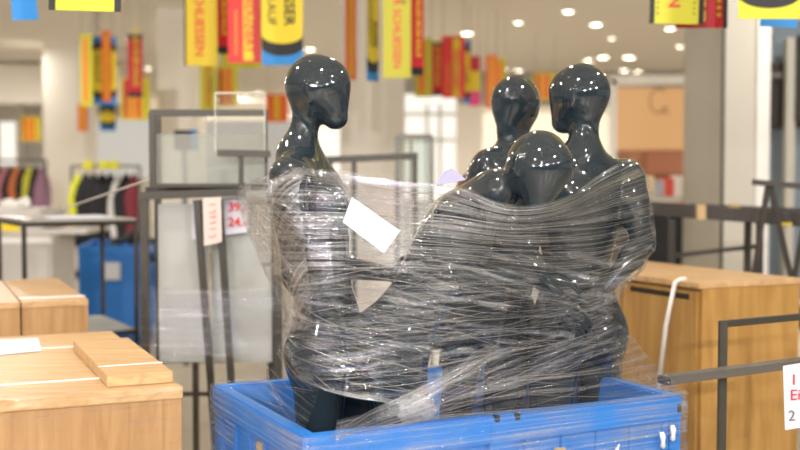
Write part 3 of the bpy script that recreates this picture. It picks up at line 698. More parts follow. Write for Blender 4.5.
# note papers on the rack
o=sheetpaper('paper_note',[at(204,246,YS-.04),at(222,242,YS-.04),at(221,197,YS-.03),at(203,198,YS-.03)],M_pink,'pinkish handwritten note hanging from the showcase rack','paper')
m=MB()
for k in range(6): 
    m.tube([at(209+R.uniform(-1,1),205+k*6,YS-.047),at(212,206+k*6+R.uniform(-2,2),YS-.047),at(216,204+k*6,YS-.047)],.0016,5)
m.build('handwriting',M_red,o)
ps=sheetpaper('price_sign',[at(192,240,YS+.045),at(248,232,YS+.045),at(248,197,YS+.045),at(192,200,YS+.045)],pbr('pale_lilac_card',(208,206,214),.6),'pale price card with red figures 39 and 24','sign')
def text(body,size,mat,parent,origin,xdir,ydir,align='LEFT',ext=.0012,bold=True,name='lettering',sx=1.0):
    c=bpy.data.curves.new('txt','FONT'); c.body=body; c.size=size; c.align_x=align; c.extrude=ext; c.offset=size*.018 if bold else 0; c.resolution_u=3
    o=bpy.data.objects.new('txt',c); COL.objects.link(o); dg=bpy.context.evaluated_depsgraph_get(); me=bpy.data.meshes.new_from_object(o.evaluated_get(dg)); bpy.data.objects.remove(o); bpy.data.curves.remove(c)
    x=Vector(xdir).normalized(); y=Vector(ydir).normalized(); z=x.cross(y); 
    M=Matrix((x,y,z)).transposed().to_4x4(); M.translation=Vector(origin); me.transform(M@Matrix.Diagonal((sx,1,1,1))); me.materials.clear(); me.name=name
    return link_mesh(name,me,mat,parent)
text('39.-',.055,M_red,ps,at(228,211,YS+.036),(1,0,0),(0,0,1)); text('24.-',.055,M_red,ps,at(228,226,YS+.036),(1,0,0),(0,0,1))
# upper glass case frame standing on it
t=thing('glass_case',at(210,190,YS+.17),'open steel framed glass case on top of showcase rack','display case')
za=at(150,190,YS+.05).z; 
for px,Y in ((152,YS+.05),(152+6,YS+.32)): 
    a=at(px,112,YS+.05); MB().bar((at(px,112,Y).x,Y,a.z),(at(px,112,Y).x,Y,za+.012),.026).build('upright',M_metal,t)
aa=at(150,113,YS+.05); bb=at(268,113,YS+.05); MB().bar(aa,bb,.024,.03).build('top_rail',M_metal,t)
cc=Vector((at(266,113,YS+.05).x,YS+.05,aa.z)); MB().bar(cc,Vector((cc.x,cc.y,za+.012)),.012).build('upright',M_metal,t)
MB().box(((aa.x+bb.x)/2,YS+.19,za+.02),(bb.x-aa.x,.30,.018),bev=.002).build('base_shelf',M_metal,t)
panel(153,266,134,186,YS+.09,glassy('hazy_glass',refl=.08,haze=.35,hazecol=(.60,.58,.52)),t,'hazy_pane',.006)
# T stand and clear pane
t=thing('sign_holder',at(241,190,YS-.05),'small T-shaped steel stand holding a clear acrylic pane','sign holder')
MB().bar(at(241,154,YS-.05),at(241,191,YS-.05),.020).build('stem',M_metal,t); MB().bar(at(218,153,YS-.05),at(270,154,YS-.05),.05,.03).build('crossbar',M_metal,t)
a=at(215,93,YS-.05); b=at(265,151,YS-.05)
pn=panel(215,265,93,150,YS-.05,glassy('acrylic',tint=(.97,.97,.95),refl=.03,haze=.03),t,'acrylic_pane',.005)
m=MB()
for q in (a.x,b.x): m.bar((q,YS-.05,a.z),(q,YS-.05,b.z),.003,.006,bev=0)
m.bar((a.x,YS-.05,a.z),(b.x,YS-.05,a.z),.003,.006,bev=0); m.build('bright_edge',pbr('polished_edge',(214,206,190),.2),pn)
# loose grey posts below / behind
t=thing('chrome_stand',Vector((at(196,400,5.6).x,5.6,0)),'thin grey steel stand behind the showcase rack by the floor','stand')
x_=at(196,400,5.6).x
MB().bar((x_,5.6,0.02),(x_,5.6,1.1),.03).build('pole',M_bar,t)
for zz in (.62,.45): MB().bar((x_-.25,5.6,zz),(x_+.15,5.6,zz),.02).build('crossbar',M_bar,t)
MB().box((x_,5.6,.01),(.4,.3,.02),bev=.003).build('base_plate',M_bar,t)
# ================================================================ right side : honey oak cabinet
KR=Vector((1.242,4.6,0)); SR=Vector((-.43,.903,0)).normalized(); WR=Vector((.903,.43,0)).normalized(); MR=Matrix((WR,SR,Z)).transposed()
def orr(mb,w0,w1,s0,s1,z0,z1,bev=.002): mb.box(KR+WR*(w0+w1)/2+SR*(s0+s1)/2+Z*(z0+z1)/2,(w1-w0,s1-s0,z1-z0),M=MR,bev=bev); return mb
t=thing('oak_cabinet',KR+WR*.28+SR*.5,'large honey oak cabinet at right behind the grey rack bar','cabinet')
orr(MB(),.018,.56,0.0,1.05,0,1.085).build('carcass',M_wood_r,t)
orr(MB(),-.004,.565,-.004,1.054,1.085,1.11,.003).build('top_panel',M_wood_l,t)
for k in range(2):
    d=orr(MB(),0,.018,.02+k*.52,.52+k*.52,.03,1.07).build('door',M_wood_r,t)
    orr(MB(),-.002,.004,.06+k*.52,.46+k*.52,1.035,1.058,0).build('handle_slot',M_iron,d)
m=MB(); q0=KR+SR*.13+WR*-.012+Z*1.114; m.tube([q0+WR*.05,q0+WR*.02,q0-WR*.006-Z*.01,q0-WR*.012+SR*.05-Z*.2,q0-WR*.012+SR*.10-Z*.50],.010,6)
tag(m.build('white_band',M_strap,None,True),'white packing band hanging over the side of the oak cabinet','strap')
# rack frame in front right
YR=3.75
t=thing('steel_rack',Vector((at(722,400,YR).x,YR,0)),'olive steel rack frame at right edge in front of oak cabinet','rack')
a=at(723,321,YR); MB().bar(a,(a.x,a.y,0),.026).build('post',M_metal,t)
b=at(850,310,YR+.12); MB().bar(b,(b.x,b.y,0),.026).build('post',M_metal,t)
MB().bar(at(723,324,YR),at(850,312,YR+.12),.022).build('top_rail',M_metal,t)
fb_=MB().bar(at(664,380,YR-.32),at(850,356,YR-.01),.05,.026).build('flat_bar',M_bar,t)
a=at(664,380,YR-.32); MB().box(a,(.02,.05,.024),rz=.3,bev=.002).build('black_end_cap',M_black,fb_)
# paper with red writing
Yp=YR-.16
o=sheetpaper('paper_sign',[at(785,430,Yp),at(822,424,Yp),at(820,360,Yp),at(783,366,Yp)],M_paper,'white handwritten paper sign hanging from rack bar at right edge','sign')
text('1 M\nEi',.05,M_crim,o,at(790,385,Yp-.006),(1,0,.06),(0,0,1),bold=False,name='red_writing')['kind']='stuff'; text('2 K',.05,pbr('grey_ink',(120,110,115),.6),o,at(788,421,Yp-.006),(1,0,.06),(0,0,1),bold=False,name='grey_writing')
# trestle racks behind the cabinet
t=thing('garment_rack',Vector((at(715,250,6.3).x,6.3,0)),'long dark brown steel rack lying level behind the oak cabinet','rack')
MB().bar(at(648,208,6.3),at(830,222,6.0),.05,.075).build('front_rail',M_iron,t); MB().bar(at(690,206,6.7),at(830,212,6.6),.03,.03).build('rear_rail',M_iron,t)
for px,Y in ((672,6.3),(748,6.2),(760,6.15)): a=at(px,214,Y); MB().bar(a,(a.x,a.y,0),.034).build('leg',M_iron,t)
MB().bar(at(672,256,6.3),at(760,246,6.2),.025).build('brace',M_iron,t)
for px in (700,734): a=at(px,212,6.2); MB().box(a,(.05,.07,.085),bev=.003).build('tan_clip',M_tape,t)
MB().box(at(785,224,5.97),(.07,.01,.014)).build('yellow_sticker',M_yel,t)
t=thing('trestle',Vector((at(772,200,5.7).x,5.7,0)),'dark trestle with splayed legs at the right edge','trestle')
MB().bar(at(752,182,5.7),at(830,189,5.6),.035,.03).build('top_bar',M_iron,t)
for px,pb in ((768,750),(770,796),(812,790),(814,834)):
    a=at(px,184,5.7); b=at(pb,300,5.7); k=(a.z)/(a.z-b.z); b=a+(b-a)*k; MB().bar(a,b,.024).build('leg',M_iron,t)
# rail between the mannequins, pale pane stand
t=thing('display_rail',Vector((at(400,160,6.5).x,6.5,0)),'olive steel rail frame standing behind the wrapped mannequins','rack')
MB().bar(at(324,160,6.5),at(418,156,6.5),.045,.04).build('top_rail',M_metal,t)
for px in (330,354,415): a=at(px,158,6.5); MB().bar(a,(a.x,a.y,0),.03).build('leg',M_metal,t)
t=thing('framed_panel',Vector((at(414,160,8).x,8,0)),'grey framed glass panel standing by the wide cream column','panel')
a=at(397,136,8); b=at(432,136,8); m=MB()
for q in (a,b): m.bar(q,(q.x,8,0),.03)
m.bar(a,b,.03); m.build('frame',M_bar,t); panel(398,431,137,250,8,M_glass,t,'pane',.006); panel(409,413,137,250,8.01,M_greyc,t,'mullion',.02)

# ================================================================ far background
def plinth(t,px0,px1,ytop,Y,th=.2):
    a=at(px0,ytop,Y); b=at(px1,ytop,Y); MB().box(((a.x+b.x)/2,Y+.02,a.z/2),(b.x-a.x,th,a.z-.002)).build('plinth',M_greyc,t)
# lit display windows, and wall panels that glow to look lit
t=thing('window_display',Vector((at(435,150,20).x,20,0)),'bright white lit shop window grid beyond the cream column','shop window')
panel(400,456,94,200,20,M_glow,t,'glow_pane',.05); plinth(t,400,456,200,20)
m=MB(); 
for py in (114,140): m.bar(at(400,py,19.95),at(456,py,19.95),.05)
for px in (427,440): m.bar(at(px,104,19.95),at(px,200,19.95),.05)
m.build('glazing_bar',M_greyc,t)
panel(456,482,104,250,20,M_cream,t,'side_panel',.1)
t=thing('glow_panel',Vector((at(330,150,19).x,19,0)),'brightly lit white panel left of the wide cream column','light panel'); panel(300,341,128,190,19,M_glow,t,'glow_pane',.05); plinth(t,300,341,190,19)
t=thing('glow_wall',Vector((at(125,150,21).x,21,0)),'white wall above the clothes rack, its brightness put in as glow','light panel'); panel(96,152,118,178,21,emis('soft_light_panel',(240,236,226),1.1),t,'glow_pane',.05); plinth(t,96,152,178,21)  # emission stands in for lamplight falling on a white wall
t=thing('light_niche',Vector((at(8,150,23).x,23,0)),'white lit niche at the far left edge','light panel'); panel(0,16,122,165,22.2,M_glow,t,'glow_pane',.05); plinth(t,0,16,165,22.2)
t=thing('glow_panel',Vector((at(255,150,22).x,22,0)),'added glowing panel brightening the wall behind the glass case and left mannequin','light panel'); panel(200,300,120,200,22,emis('soft_glow_wall_b',(240,234,222),.9),t,'glow_pane',.05); plinth(t,200,300,200,22)  # glowing panel added to lift the dim background here
# warm shop front
t=thing('shop_front',Vector((at(650,150,16).x,16.2,0)),'warm orange lit shop front with white frame and faint round logo','shop front'); plinth(t,610,700,259,16.15,.1)
panel(617,700,88,150,16.1,M_warm,t,'glowing_panel',.05)
m=MB(); a=at(613,80,16); b=at(613,170,16); m.bar(a,(a.x,16,b.z),.10,.10); m.bar(at(610,80,16),at(700,80,16),.10,.13); m.build('white_frame',M_white,t)
panel(610,700,150,260,16.15,wood('orange_brown_wood',(140,84,44),(176,116,68),(3,3,1)),t,'wood_wainscot',.1)
panel(646,700,152,174,16.05,pbr('terracotta_panel',(176,112,80),.6),t,'product_display',.05)
m=MB(); c=at(659,101,16.05); pts=[c+Vector((math.cos(q)*.13,0,math.sin(q)*.17)) for q in np.linspace(.9,2*math.pi-.5,24)]; m.tube(pts,.016,6)
pts=[c+Vector((.10+math.cos(q)*.05,0,-.13+math.sin(q)*.05)) for q in np.linspace(1,6,10)]; m.tube(pts,.013,6); m.build('round_logo',pbr('grey_logo',(190,160,120),.5),t)
# counter with goods
t=thing('display_counter',Vector((at(652,220,10).x,10,0)),'black display counter with a pale top behind the trestle rack','counter')
a=at(622,196,10); b=at(690,196,10)
MB().box(((a.x+b.x)/2,10.3,a.z/2-.05),(b.x-a.x,.6,a.z-.1)).build('base',M_black,t); MB().box(((a.x+b.x)/2,10.3,a.z-.03),(b.x-a.x+.05,.66,.05)).build('counter_top',M_greyc,t)
cols_=[(232,226,214),(206,120,90),(236,214,170),(190,190,196),(222,90,70),(240,232,220)]
goods=['white carton on the black display counter, leftmost','terracotta carton second from left on the display counter','cream carton third along the display counter','grey carton fourth along the display counter','red carton fifth along the display counter','off white carton at right end of display counter']
gc=MB().box((0,0,.085),(.085,.12,.17),bev=.004)
for i in range(6):
    x=a.x+.06+i*(b.x-a.x-.1)/5.5; m=MB().box((x,10.12,a.z-.005+.085),(.085,.12,.15+.02*(i%3)),rz=.2*i,bev=.004)
    tag(m.build('boxed_product',pbr('carton_%d'%i,cols_[i],.6)),goods[i],'box','boxed goods on the black counter').location.z=a.z-.004
# tall dark shelving at right edge
t=thing('dark_shelving',Vector((7.2 if False else at(795,100,9.3).x,9.3,0)),'grey upright with dark shelf openings at the far right edge','shelving')
panel(786,791,38,300,9.2,M_greyc,t,'upright',.08); panel(798,806,35,120,9.1,M_iron,t,'dark_side',.1)
for y0,y1 in ((63,72),(80,128)): panel(770,805,y0,y1,9.35,M_iron,t,'dark_opening',.02)
panel(770,786,73,78,9.3,M_bar,t,'shelf_edge',.06)
panel(769,810,20,300,9.5,M_bgw,t,'back_panel',.03)
MB().box(at(770,38,9.15),(.05,.03,.03)).build('small_bracket',M_bar,t)
# grey wrapped cartons left
for (x0,x1,y0,y1,Y,lab) in ((-30,42,209,232,8.2,'grey wrapped carton at left edge, upper one, with yellow sticker'),(-30,52,236,300,8.0,'grey wrapped carton at left edge, lower one')):
    a=at(x0,y0,Y); b=at(x1,y1,Y); zb=0 if y1>280 else b.z
    t=thing('grey_carton',Vector(((a.x+b.x)/2,Y+.3,zb)),lab,'carton')
    MB().box(((a.x+b.x)/2,Y+.3,(a.z+zb)/2),(b.x-a.x,.6,a.z-zb-.002),bev=.02).build('carton_body',M_grbox,t)
    if y1<280: MB().box(at(11,227,Y-.002),(.13,.006,.06)).build('yellow_sticker',M_yel,t)
    else: MB().bar(at(x0,y0+5,Y-.004),at(x1,y0+5,Y-.004),.004,.04).build('white_tape',M_strap,t)
t_=MB().box((at(5,234,8.2).x,8.5,at(5,234,8.0).z+.004),(1.2,.6,.03)).build('spacer_board',M_grbox); tag(t_,'thin grey board between the two grey cartons','board')
# crumpled clear film bits on cartons
for i,(px,py) in enumerate(((8,204),(24,203),(14,206))):
    crumple('film_scrap',at(px,py,8.4),(.07,.05,.05),50+i,M_strap,['white film scrap on the upper grey carton, at left','white film scrap on the upper grey carton, at right','white film scrap on the upper grey carton, lowest'][i],'plastic scrap')
# clothes racks
def garment(x,Y,z,wd,ht,mat,label,group,rz=0):
    t=thing('hanging_garment',Vector((x,Y,z-ht)),label,'clothing',group)
    m=MB(); n=14; rows=7; vs=[]; fs=[]
    for j in range(rows):
        f=j/(rows-1); hw=wd*(.16+.84*min(1,f*4))*.5*(1+.15*f); zz=z-ht*f
        for i in range(n):
            a_=2*math.pi*i/n; r_=1+.18*math.sin(3*a_+j+x*9); p=Vector((math.cos(a_)*hw*r_,math.sin(a_)*.05*r_*(.5+f*.7),0)); p.rotate(Euler((0,0,rz))); vs.append(Vector((x,Y,zz))+p)
    fs=[(j*n+i,(j+1)*n+i,(j+1)*n+(i+1)%n,j*n+(i+1)%n) for j in range(rows-1) for i in range(n)]+[tuple(range(n)),tuple((rows-1)*n+n-1-i for i in range(n))]
    m.add(vs,fs).build('cloth',mat,t,True)
    h=MB(); h.tube([(x,Y,z-.01),(x,Y,z+.05),(x+.02,Y,z+.075),(x,Y,z+.09)],.004,5); h.build('hanger_hook',M_bar,t); return t
def rack(x0,x1,Y,z,label):
    t=thing('clothes_rack',Vector(((x0+x1)/2,Y,0)),label,'clothes rack')
    MB().bar((x0,Y,z),(x1,Y,z),.03).build('rail',M_bar,t)
    for x in (x0,x1): MB().bar((x,Y,0),(x,Y,z),.03).build('upright',M_bar,t); MB().bar((x,Y-.25,.02),(x,Y+.25,.02),.04).build('foot',M_bar,t)
x0=at(72,180,13).x; x1=at(140,180,13).x; zr=at(0,166,13).z
rack(x0,x1,13,zr,'clothes rack with black coats behind the distant blue crate')
cg=[((205,205,40),'acid yellow garment at left end of middle rack'),((24,24,28),'black coat next to the acid yellow garment'),((20,20,22),'black coat third on the middle rack'),((30,26,30),'black coat fourth on the middle rack'),((22,20,24),'black coat fifth on the middle rack'),((210,205,200),'pale grey garment on the middle rack'),((26,22,26),'dark coat near right end of middle rack'),((120,40,50),'dull red garment at right end of middle rack')]
for i,(c,lab) in enumerate(cg):
    garment(x0+.07+i*(x1-x0-.12)/7.2,13,zr-.09,.20 if i in (0,5,7) else .26,.85,pbr('cloth_%d'%i,c,.8),lab,'garments on the middle clothes rack',rz=.5)
x0=at(-12,180,15).x; x1=at(46,180,15).x; zr=at(0,160,15).z
rack(x0,x1,15,zr,'clothes rack with dark and pink garments at far left')
cg=[((60,26,30),'dark maroon garment at left end of far rack'),((30,26,30),'black garment second on the far left rack'),((190,120,130),'dusty pink garment on the far left rack'),((40,30,36),'plum black garment right of the pink one'),((196,110,60),'orange patterned garment on the far left rack'),((28,24,30),'black garment right of the orange one'),((200,196,60),'yellow garment on the far left rack'),((26,22,26),'black garment second from right on far rack'),((150,110,130),'mauve garment at right end of the far rack')]
for i,(c,lab) in enumerate(cg):
    garment(x0+.06+i*(x1-x0-.1)/8.2,15,zr-.09,.22,.9,pbr('cloth_far_%d'%i,c,.8),lab,'garments on the far left clothes rack',rz=.5)
# yellow size rings / tops on the rack behind
for i,px in enumerate((88,104,114)):
    m=MB().box(at(px,165,12.8),(.12,.03,.10),bev=.01); tag(m.build('sale_tag',M_ygr),['yellow sale tag on middle rack, left one','yellow sale tag on middle rack, centre one','yellow sale tag on middle rack, right one'][i],'tag','yellow sale tags above the coats')
t=thing('blue_screen_display',Vector((at(182,140,9).x,9,0)),'dark floor display with blue side seen through the hazy glass','display')
a=at(182,140,9); MB().box((a.x,9.1,a.z),(.14,.15,.16),bev=.005).build('head_unit',M_black,t); MB().box((a.x+.085,9.09,a.z),(.03,.14,.17),bev=.003).build('blue_side',M_cyan,t); MB().bar((a.x,9.1,0),(a.x,9.1,a.z-.08),.04).build('pole',M_bar,t)

# ================================================================ hanging sale banners
def banner(px0,px1,ytop,ybot,Y,style,label,yaw=0,length=None,tilt=0,group='hanging sale banners'):
    a=at(px0,ybot,Y); b=at(px1,ybot,Y); wd=(b.x-a.x); cx=(a.x+b.x)/2; z0=a.z
    z1=at(px0,ytop,Y).z if ytop is not None else min(z0+1.15,CEIL-.12)
    wreal=wd/math.cos(yaw) if abs(yaw)<1.3 else wd
    X=Vector((math.cos(yaw),math.sin(yaw),0)); Nn=Vector((math.sin(yaw),-math.cos(yaw),0)); H=z1-z0
    t=thing('sale_banner',Vector((cx,Y,z0)),label,'banner',group)
    MM=Matrix((X,-Nn,Z)).transposed()
    O=Vector((cx,Y,z0))
    if tilt: 
        Rt=Matrix.Rotation(tilt,3,-Nn); X=Rt@X; Z_=Rt@Z; MM=Matrix((X,-Nn,Z_)).transposed()
    else: Z_=Z
    def bx(x0,x1,h0,h1,mat,name,off=0,parent=t):
        return MB().box(O+X*(x0+x1)/2*1+Z_*(h0+h1)/2+Nn*off,(x1-x0,.004,h1-h0),M=MM).build(name,mat,parent)
    W=wreal; hw=W/2
    if style=='yellow_red':    # yellow with red slogan
        c=bx(-hw,hw,0,H,M_yel,'card')
        text('WIR SCHLIESSEN',W*.42,M_red,c,O-X*hw*.42+Z_*.06+Nn*.003+Z_*0,-Z_,X,'RIGHT'); text('DIESE FILIALE',W*.16,M_ink,c,O+X*hw*.30+Z_*(H*.42)+Nn*.003,-Z_,X,'RIGHT')
        bx(-hw-.012,-hw,0,H,M_ink,'dark_edge',.0)
    elif style=='lemon_red':
        c=bx(-hw,hw,0,H,M_ygr,'card'); text('WIR SCHLIESSEN',W*.40,M_red,c,O-X*hw*.25+Z_*.06+Nn*.003,-Z_,X,'RIGHT'); text('DIESE FILIALE',W*.16,M_ink,c,O+X*hw*.35+Z_*(H*.42)+Nn*.003,-Z_,X,'RIGHT')
    elif style=='red_yellow':
        c=bx(-hw,hw,0,H,M_red,'card'); bx(-hw*.05,hw*.55,.015,H-.02,M_yel,'yellow_stripe',.004,t); text('REDUZIERT',W*.36,M_red,t,O+X*hw*.08+Z_*.06+Nn*.008,-Z_,X,'RIGHT')
        text('* * * * * * * * * *',W*.2,M_yel,c,O-X*hw*.7+Z_*.05+Nn*.003,-Z_,X,'RIGHT')
    elif style=='grosser':
        bx(-hw,hw,0,H,M_cyan,'card')
        # black band and yellow oval-ended field
        for off,mat,nm,s0,zz in ((.004,M_ink,'black_field',1.0,.055),(.008,M_yel,'yellow_field',1.0,.13)):
            vs=[];n=12
            for k in range(n+1): vs.append(O+X*(hw*s0*math.cos(math.pi+math.pi*k/n))+Z_*(zz*1+.055*(1+math.sin(math.pi+math.pi*k/n)))+Nn*off)
            for k in range(n+1): vs.append(O+X*(hw*s0*math.cos(math.pi*k/n))+Z_*(H-zz-.055*(1-math.sin(math.pi*k/n)))+Nn*off)
            m=MB(); N=len(vs); m.add(vs+[v-Nn*.003 for v in vs],[tuple(range(N)),tuple(range(2*N-1,N-1,-1))]+[(k,k+N,(k+1)%N+N,(k+1)%N) for k in range(N)]); m.build(nm,mat,t)
        text('GROSSER',W*.36,M_ink,t,O+X*hw*.12+Z_*.24+Nn*.012,-Z_,X,'RIGHT'); text('RÄUMUNGSVERKAUF',W*.30,M_ink,t,O-X*hw*.70+Z_*.24+Nn*.012,-Z_,X,'RIGHT',bold=False)
    elif style=='crimson':
        bx(-hw,hw,0,H,M_ink,'card'); bx(-hw,hw,.05,H-.05,M_crim,'crimson_field',.004); text('ALLES MUSS RAUS',W*.5,M_yel,t,O-X*hw*.2+Z_*.12+Nn*.008,-Z_,X,'RIGHT')
    elif style=='orange': bx(-hw,hw,0,H,M_oran,'card'); bx(-hw*.2,hw*.2,.03,H-.03,M_yel,'yellow_stripe',.004)
    elif style=='yellow_thin': bx(-hw,hw,0,H,M_ygr,'card'); bx(-hw*.5,hw*.1,.05,H-.05,M_oran,'orange_stripe',.004)
    elif style=='multi':
        bx(-hw,hw,0,H,M_yel,'card'); 
        for q,mt in ((-.8,M_crim),(-.35,M_oran),(.1,M_red),(.6,M_ygr)): bx(hw*q,hw*(q+.28),.02,H-.02,mt,'printed_stripe',.004)
    elif style=='pinkyellow':
        bx(-hw,hw,0,H,M_yel,'card'); bx(-hw,hw,0,H*.3,pbr('hot_pink_print',(236,70,130),.5),'pink_block',.004); bx(-hw,hw,H*.7,H,M_crim,'crimson_block',.004)
    elif style=='cyan': bx(-hw,hw,0,H,M_cyan,'card'); bx(-hw*.8,hw*.8,.10,H,pbr('brown_print',(110,92,70),.5),'brown_field',.004)
    elif style=='black_edge':
        bx(-hw,hw,0,H,M_ygr,'card'); bx(-hw,-hw+.022,0,H,M_ink,'black_edge_strip',.004); bx(hw-.022,hw,0,H,M_ink,'black_edge_strip',.004)
        text('WIR SCHLIESSEN',W*.30,M_red,t,O+X*-hw*.30+Z_*.07+Nn*.008,-Z_,X,'RIGHT'); text('. . . . . . . .',W*.2,M_ink,t,O+X*hw*.62+Z_*.04+Nn*.008,-Z_,X,'RIGHT'); text('. . . . . . . .',W*.2,M_ink,t,O-X*hw*.72+Z_*.04+Nn*.008,-Z_,X,'RIGHT')
    elif style=='redblack':
        bx(-hw,hw,0,H,M_crim,'card'); bx(hw-.02,hw,0,H,M_ink,'black_edge_strip',.004); text('* * * * * * *',W*.2,M_yel,t,O+X*hw*.45+Z_*.05+Nn*.008,-Z_,X,'RIGHT'); text('REDUZIERT',W*.34,M_yel,t,O-X*hw*.35+Z_*.03+Nn*.008,-Z_,X,'RIGHT')
    elif style=='oval':
        bx(-hw,hw,0,H,M_ygr,'card'); vs=[]; n=16
        for k in range(n+1): vs.append(O+X*(hw*math.cos(math.pi+math.pi*k/n))+Z_*(.10+.055*math.sin(math.pi+math.pi*k/n))+Nn*.006)
        vs += [O+X*hw+Z_*.35+Nn*.006,O-X*hw+Z_*.35+Nn*.006]; N=len(vs); m=MB(); m.add(vs+[v-Nn*.003 for v in vs],[tuple(range(N)),tuple(range(2*N-1,N-1,-1))]+[(k,k+N,(k+1)%N+N,(k+1)%N) for k in range(N)]); m.build('dark_oval',M_ink,t)
        vs=[O+X*(hw*.62*math.cos(q))+Z_*(.36+.24*math.sin(q))*1+Nn*.010 for q in np.linspace(math.pi,2*math.pi,14)]
        N=len(vs); m=MB(); m.add(vs+[v-Nn*.003 for v in vs],[tuple(range(N)),tuple(range(2*N-1,N-1,-1))]+[(k,k+N,(k+1)%N+N,(k+1)%N) for k in range(N)]); m.build('inner_field',M_yel,t)
    # hanging wires to the ceiling
    m=MB()
    for q in (-.8,.8):
        p=O+X*hw*q+Z_*H; m.tube([p,Vector((p.x,p.y,CEIL))],.0018,4)
    m.build('hanging_wire',M_bar,t)
    return t
# near and mid row
banner(187,217,None,66,7.2,'yellow_red','yellow banner with red slogan, leftmost of the large central cluster',yaw=.25)
banner(217,229,None,54,7.3,'crimson','narrow crimson banner between the yellow slogan banner and red banner',yaw=.5)
banner(228,261,None,63,7.0,'red_yellow','bright red banner reading REDUZIERT in yellow stripe')
banner(262,303,None,65,6.9,'grosser','yellow and blue banner reading GROSSER RÄUMUNGSVERKAUF in black')
banner(221,262,None,68,8.0,'yellow_thin','yellow banner peeking out below the red REDUZIERT banner')
banner(200,216,66,112,13.0,'lemon_red','olive yellow banner hanging above the top of acrylic pane, left',group='small far banners')
banner(217,238,66,106,13.4,'multi','orange and yellow striped banner seen through the acrylic pane',group='small far banners')
banner(266,288,94,122,16,'orange','small orange banner between the acrylic pane and left mannequin',group='small far banners')
banner(346,356,None,80,9.0,'orange','thin orange banner edge-on right of the left mannequin',yaw=.9,group='small far banners')
banner(367,378,None,81,8.0,'grosser','thin blue and yellow banner nearly edge-on by the cream column',yaw=.9)
banner(383,411,None,78,7.4,'lemon_red','lemon banner with red slogan in front of the cream column')
banner(411,423,None,75,7.5,'crimson','narrow crimson banner right of the lemon slogan banner',yaw=.6)
banner(415,432,38,97,12.6,'yellow_thin','far yellow banner just below and right of crimson banner',group='small far banners')
banner(431,443,42,96,12.8,'crimson','far crimson banner between yellow and orange ones',group='small far banners')
banner(442,465,36,98,12.5,'red_yellow','far orange red banner, largest in the right far cluster',group='small far banners')
banner(464,470,40,104,12.9,'grosser','far edge-on blue tipped banner beside orange red banner',group='small far banners')
banner(469,480,56,106,13.5,'pinkyellow','far pink and yellow banner at right of its cluster',group='small far banners')
banner(486,497,55,108,13.8,'orange','far orange banner left of the rear mannequin head',group='small far banners')
banner(496,506,58,90,13.9,'yellow_thin','far olive banner touching the rear mannequin head',group='small far banners')
banner(533,557,73,100,16,'multi','far striped banner between the two right mannequin heads',group='small far banners')
banner(81,93,34,106,12.4,'yellow_thin','leaning yellow banner at left of the left cluster',group='small far banners')
banner(92,117,37,104,12.5,'grosser','blue topped yellow banner with black letters in left cluster',group='small far banners')
banner(103,111,31,102,12.2,'orange','narrow orange red banner in front of blue topped banner',yaw=.5,group='small far banners')
banner(128,143,34,97,12.3,'crimson','red banner with black ends in the left cluster',group='small far banners')
banner(121,150,78,120,13.2,'multi','broad striped red and yellow banner behind the black ended one',group='small far banners')
banner(78,88,104,131,17,'orange','small orange banner low in the left cluster',group='small far banners')
banner(100,116,102,131,16.5,'grosser','small yellow and blue banner low in the left cluster',group='small far banners')
banner(21,41,117,141,20,'multi','tiny striped banner far at the left edge',group='small far banners')
# close top ones
banner(14,37,None,20,5.2,'cyan','blue bottomed banner at the top left corner',yaw=.35,tilt=-.08)
banner(49,121,None,11,3.9,'black_edge','lemon banner with black edges at the top left',tilt=.03)
banner(649,703,None,24,5.0,'black_edge','lemon banner with black edges and red W at top right',tilt=.02)
banner(676,727,None,28,5.2,'redblack','red banner with yellow letters behind the lemon one at top right')
banner(738,800,None,19,4.6,'oval','yellow banner with big dark oval in the top right corner')
banner(760,797,None,27,4.9,'cyan','blue banner behind the dark oval banner',tilt=.04)

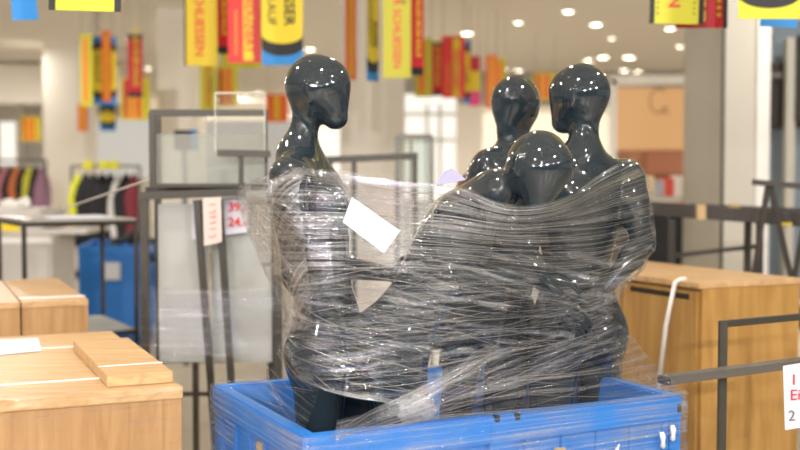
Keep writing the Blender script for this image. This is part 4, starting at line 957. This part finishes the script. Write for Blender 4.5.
# ================================================================ downlights
def mk_light(label,loc,group=None,r=.075):
    t=thing('recessed_downlight',Vector(loc),label,'ceiling light',group)
    x,y,z=loc
    m=MB(); n=20; vs=[]
    for rr,zz in ((r,0),(r+.022,0),(r+.022,-.012),(r,-.016)): vs += [Vector((x+rr*math.cos(2*math.pi*k/n),y+rr*math.sin(2*math.pi*k/n),z+zz)) for k in range(n)]
    fs=[(i*n+k,i*n+(k+1)%n,((i+1)%4)*n+(k+1)%n,((i+1)%4)*n+k) for i in range(4) for k in range(n)]
    m.add(vs,fs).build('trim_ring',M_white,t); MB().lathe([(r,-.011),(r,-.002)],(x,y,z),20).build('lamp',M_lamp,t); return t
proto=mk_light('recessed ceiling downlight above and behind the viewpoint',(-1.2,-.6,CEIL),'near downlights out of view',.06)
spots=[(180,13,'bright downlight left of the large yellow slogan banner',1.2),(64,51,'topmost downlight of the left row',.8),(63,70,'brightest downlight in the middle of left row',1.1),(56,83,'downlight just below the brightest one at left',.9),(47,92,'downlight low in the left row above the soffit',.9),(78,100,'downlight beside the foot of leaning yellow banner',.9),(21,106,'dim far downlight near the left edge',.8),(25,112,'farthest left downlight under the soffit',.8),(37,112,'small downlight right of farthest left one',.8),
 (148,68,'downlight right of the black ended red banner',1.1),(123,76,'faint downlight left of the black ended red banner',.8),(128,40,'small faint downlight by top of the left cluster',.6),(258,92,'downlight at right inside the acrylic pane',1.3),(245,97,'downlight at left inside the acrylic pane',1.2),(310,49,'bright downlight right behind the left mannequin head',1.3),(467,33,'oval downlight above the orange red far banner',1.4),(568,11,'topmost downlight above right mannequin',1.1),(596,24,'bright downlight above and right of right mannequin',1.3),(612,38,'small downlight below the bright one',.8),(518,22,'small downlight high between rear and right mannequins',.9),
 (519,70,'downlight above the rear mannequin head',1.3),(506,69,'dim downlight left of rear mannequin head',1.0),(588,60,'downlight touching the right mannequin head',1.3),(603,57,'large downlight right of the right mannequin head',1.5),(629,57,'largest downlight over the warm shop front',1.7),(624,70,'downlight just above the shop front frame, left',1.4),(638,71,'dim downlight just above the shop front frame, right',1.2),(670,28,'downlight below the lemon banner at top right',1.1),(680,46,'faint downlight beside the greige column',.9)]
for px,py,lab,sc in spots:
    a=at(px,py,10); k=(CEIL-CAMZ)/(a.z-CAMZ); c=copy_tree(proto); c.location=(a.x*k,10*k,CEIL); c['label']=lab; c['group']='ceiling downlights in view'; c.scale=(sc,sc,1)
k=0
for x in (-3.0,-.6,1.9,4.0):
    for y in (-2.4,-.6,1.4,3.2,5.0):
        if (x,y)==(-1.6,-.6): continue
        c=copy_tree(proto); c.location=(x+.3*math.sin(k*2.1),y+.3*math.cos(k*1.7),CEIL); k+=1
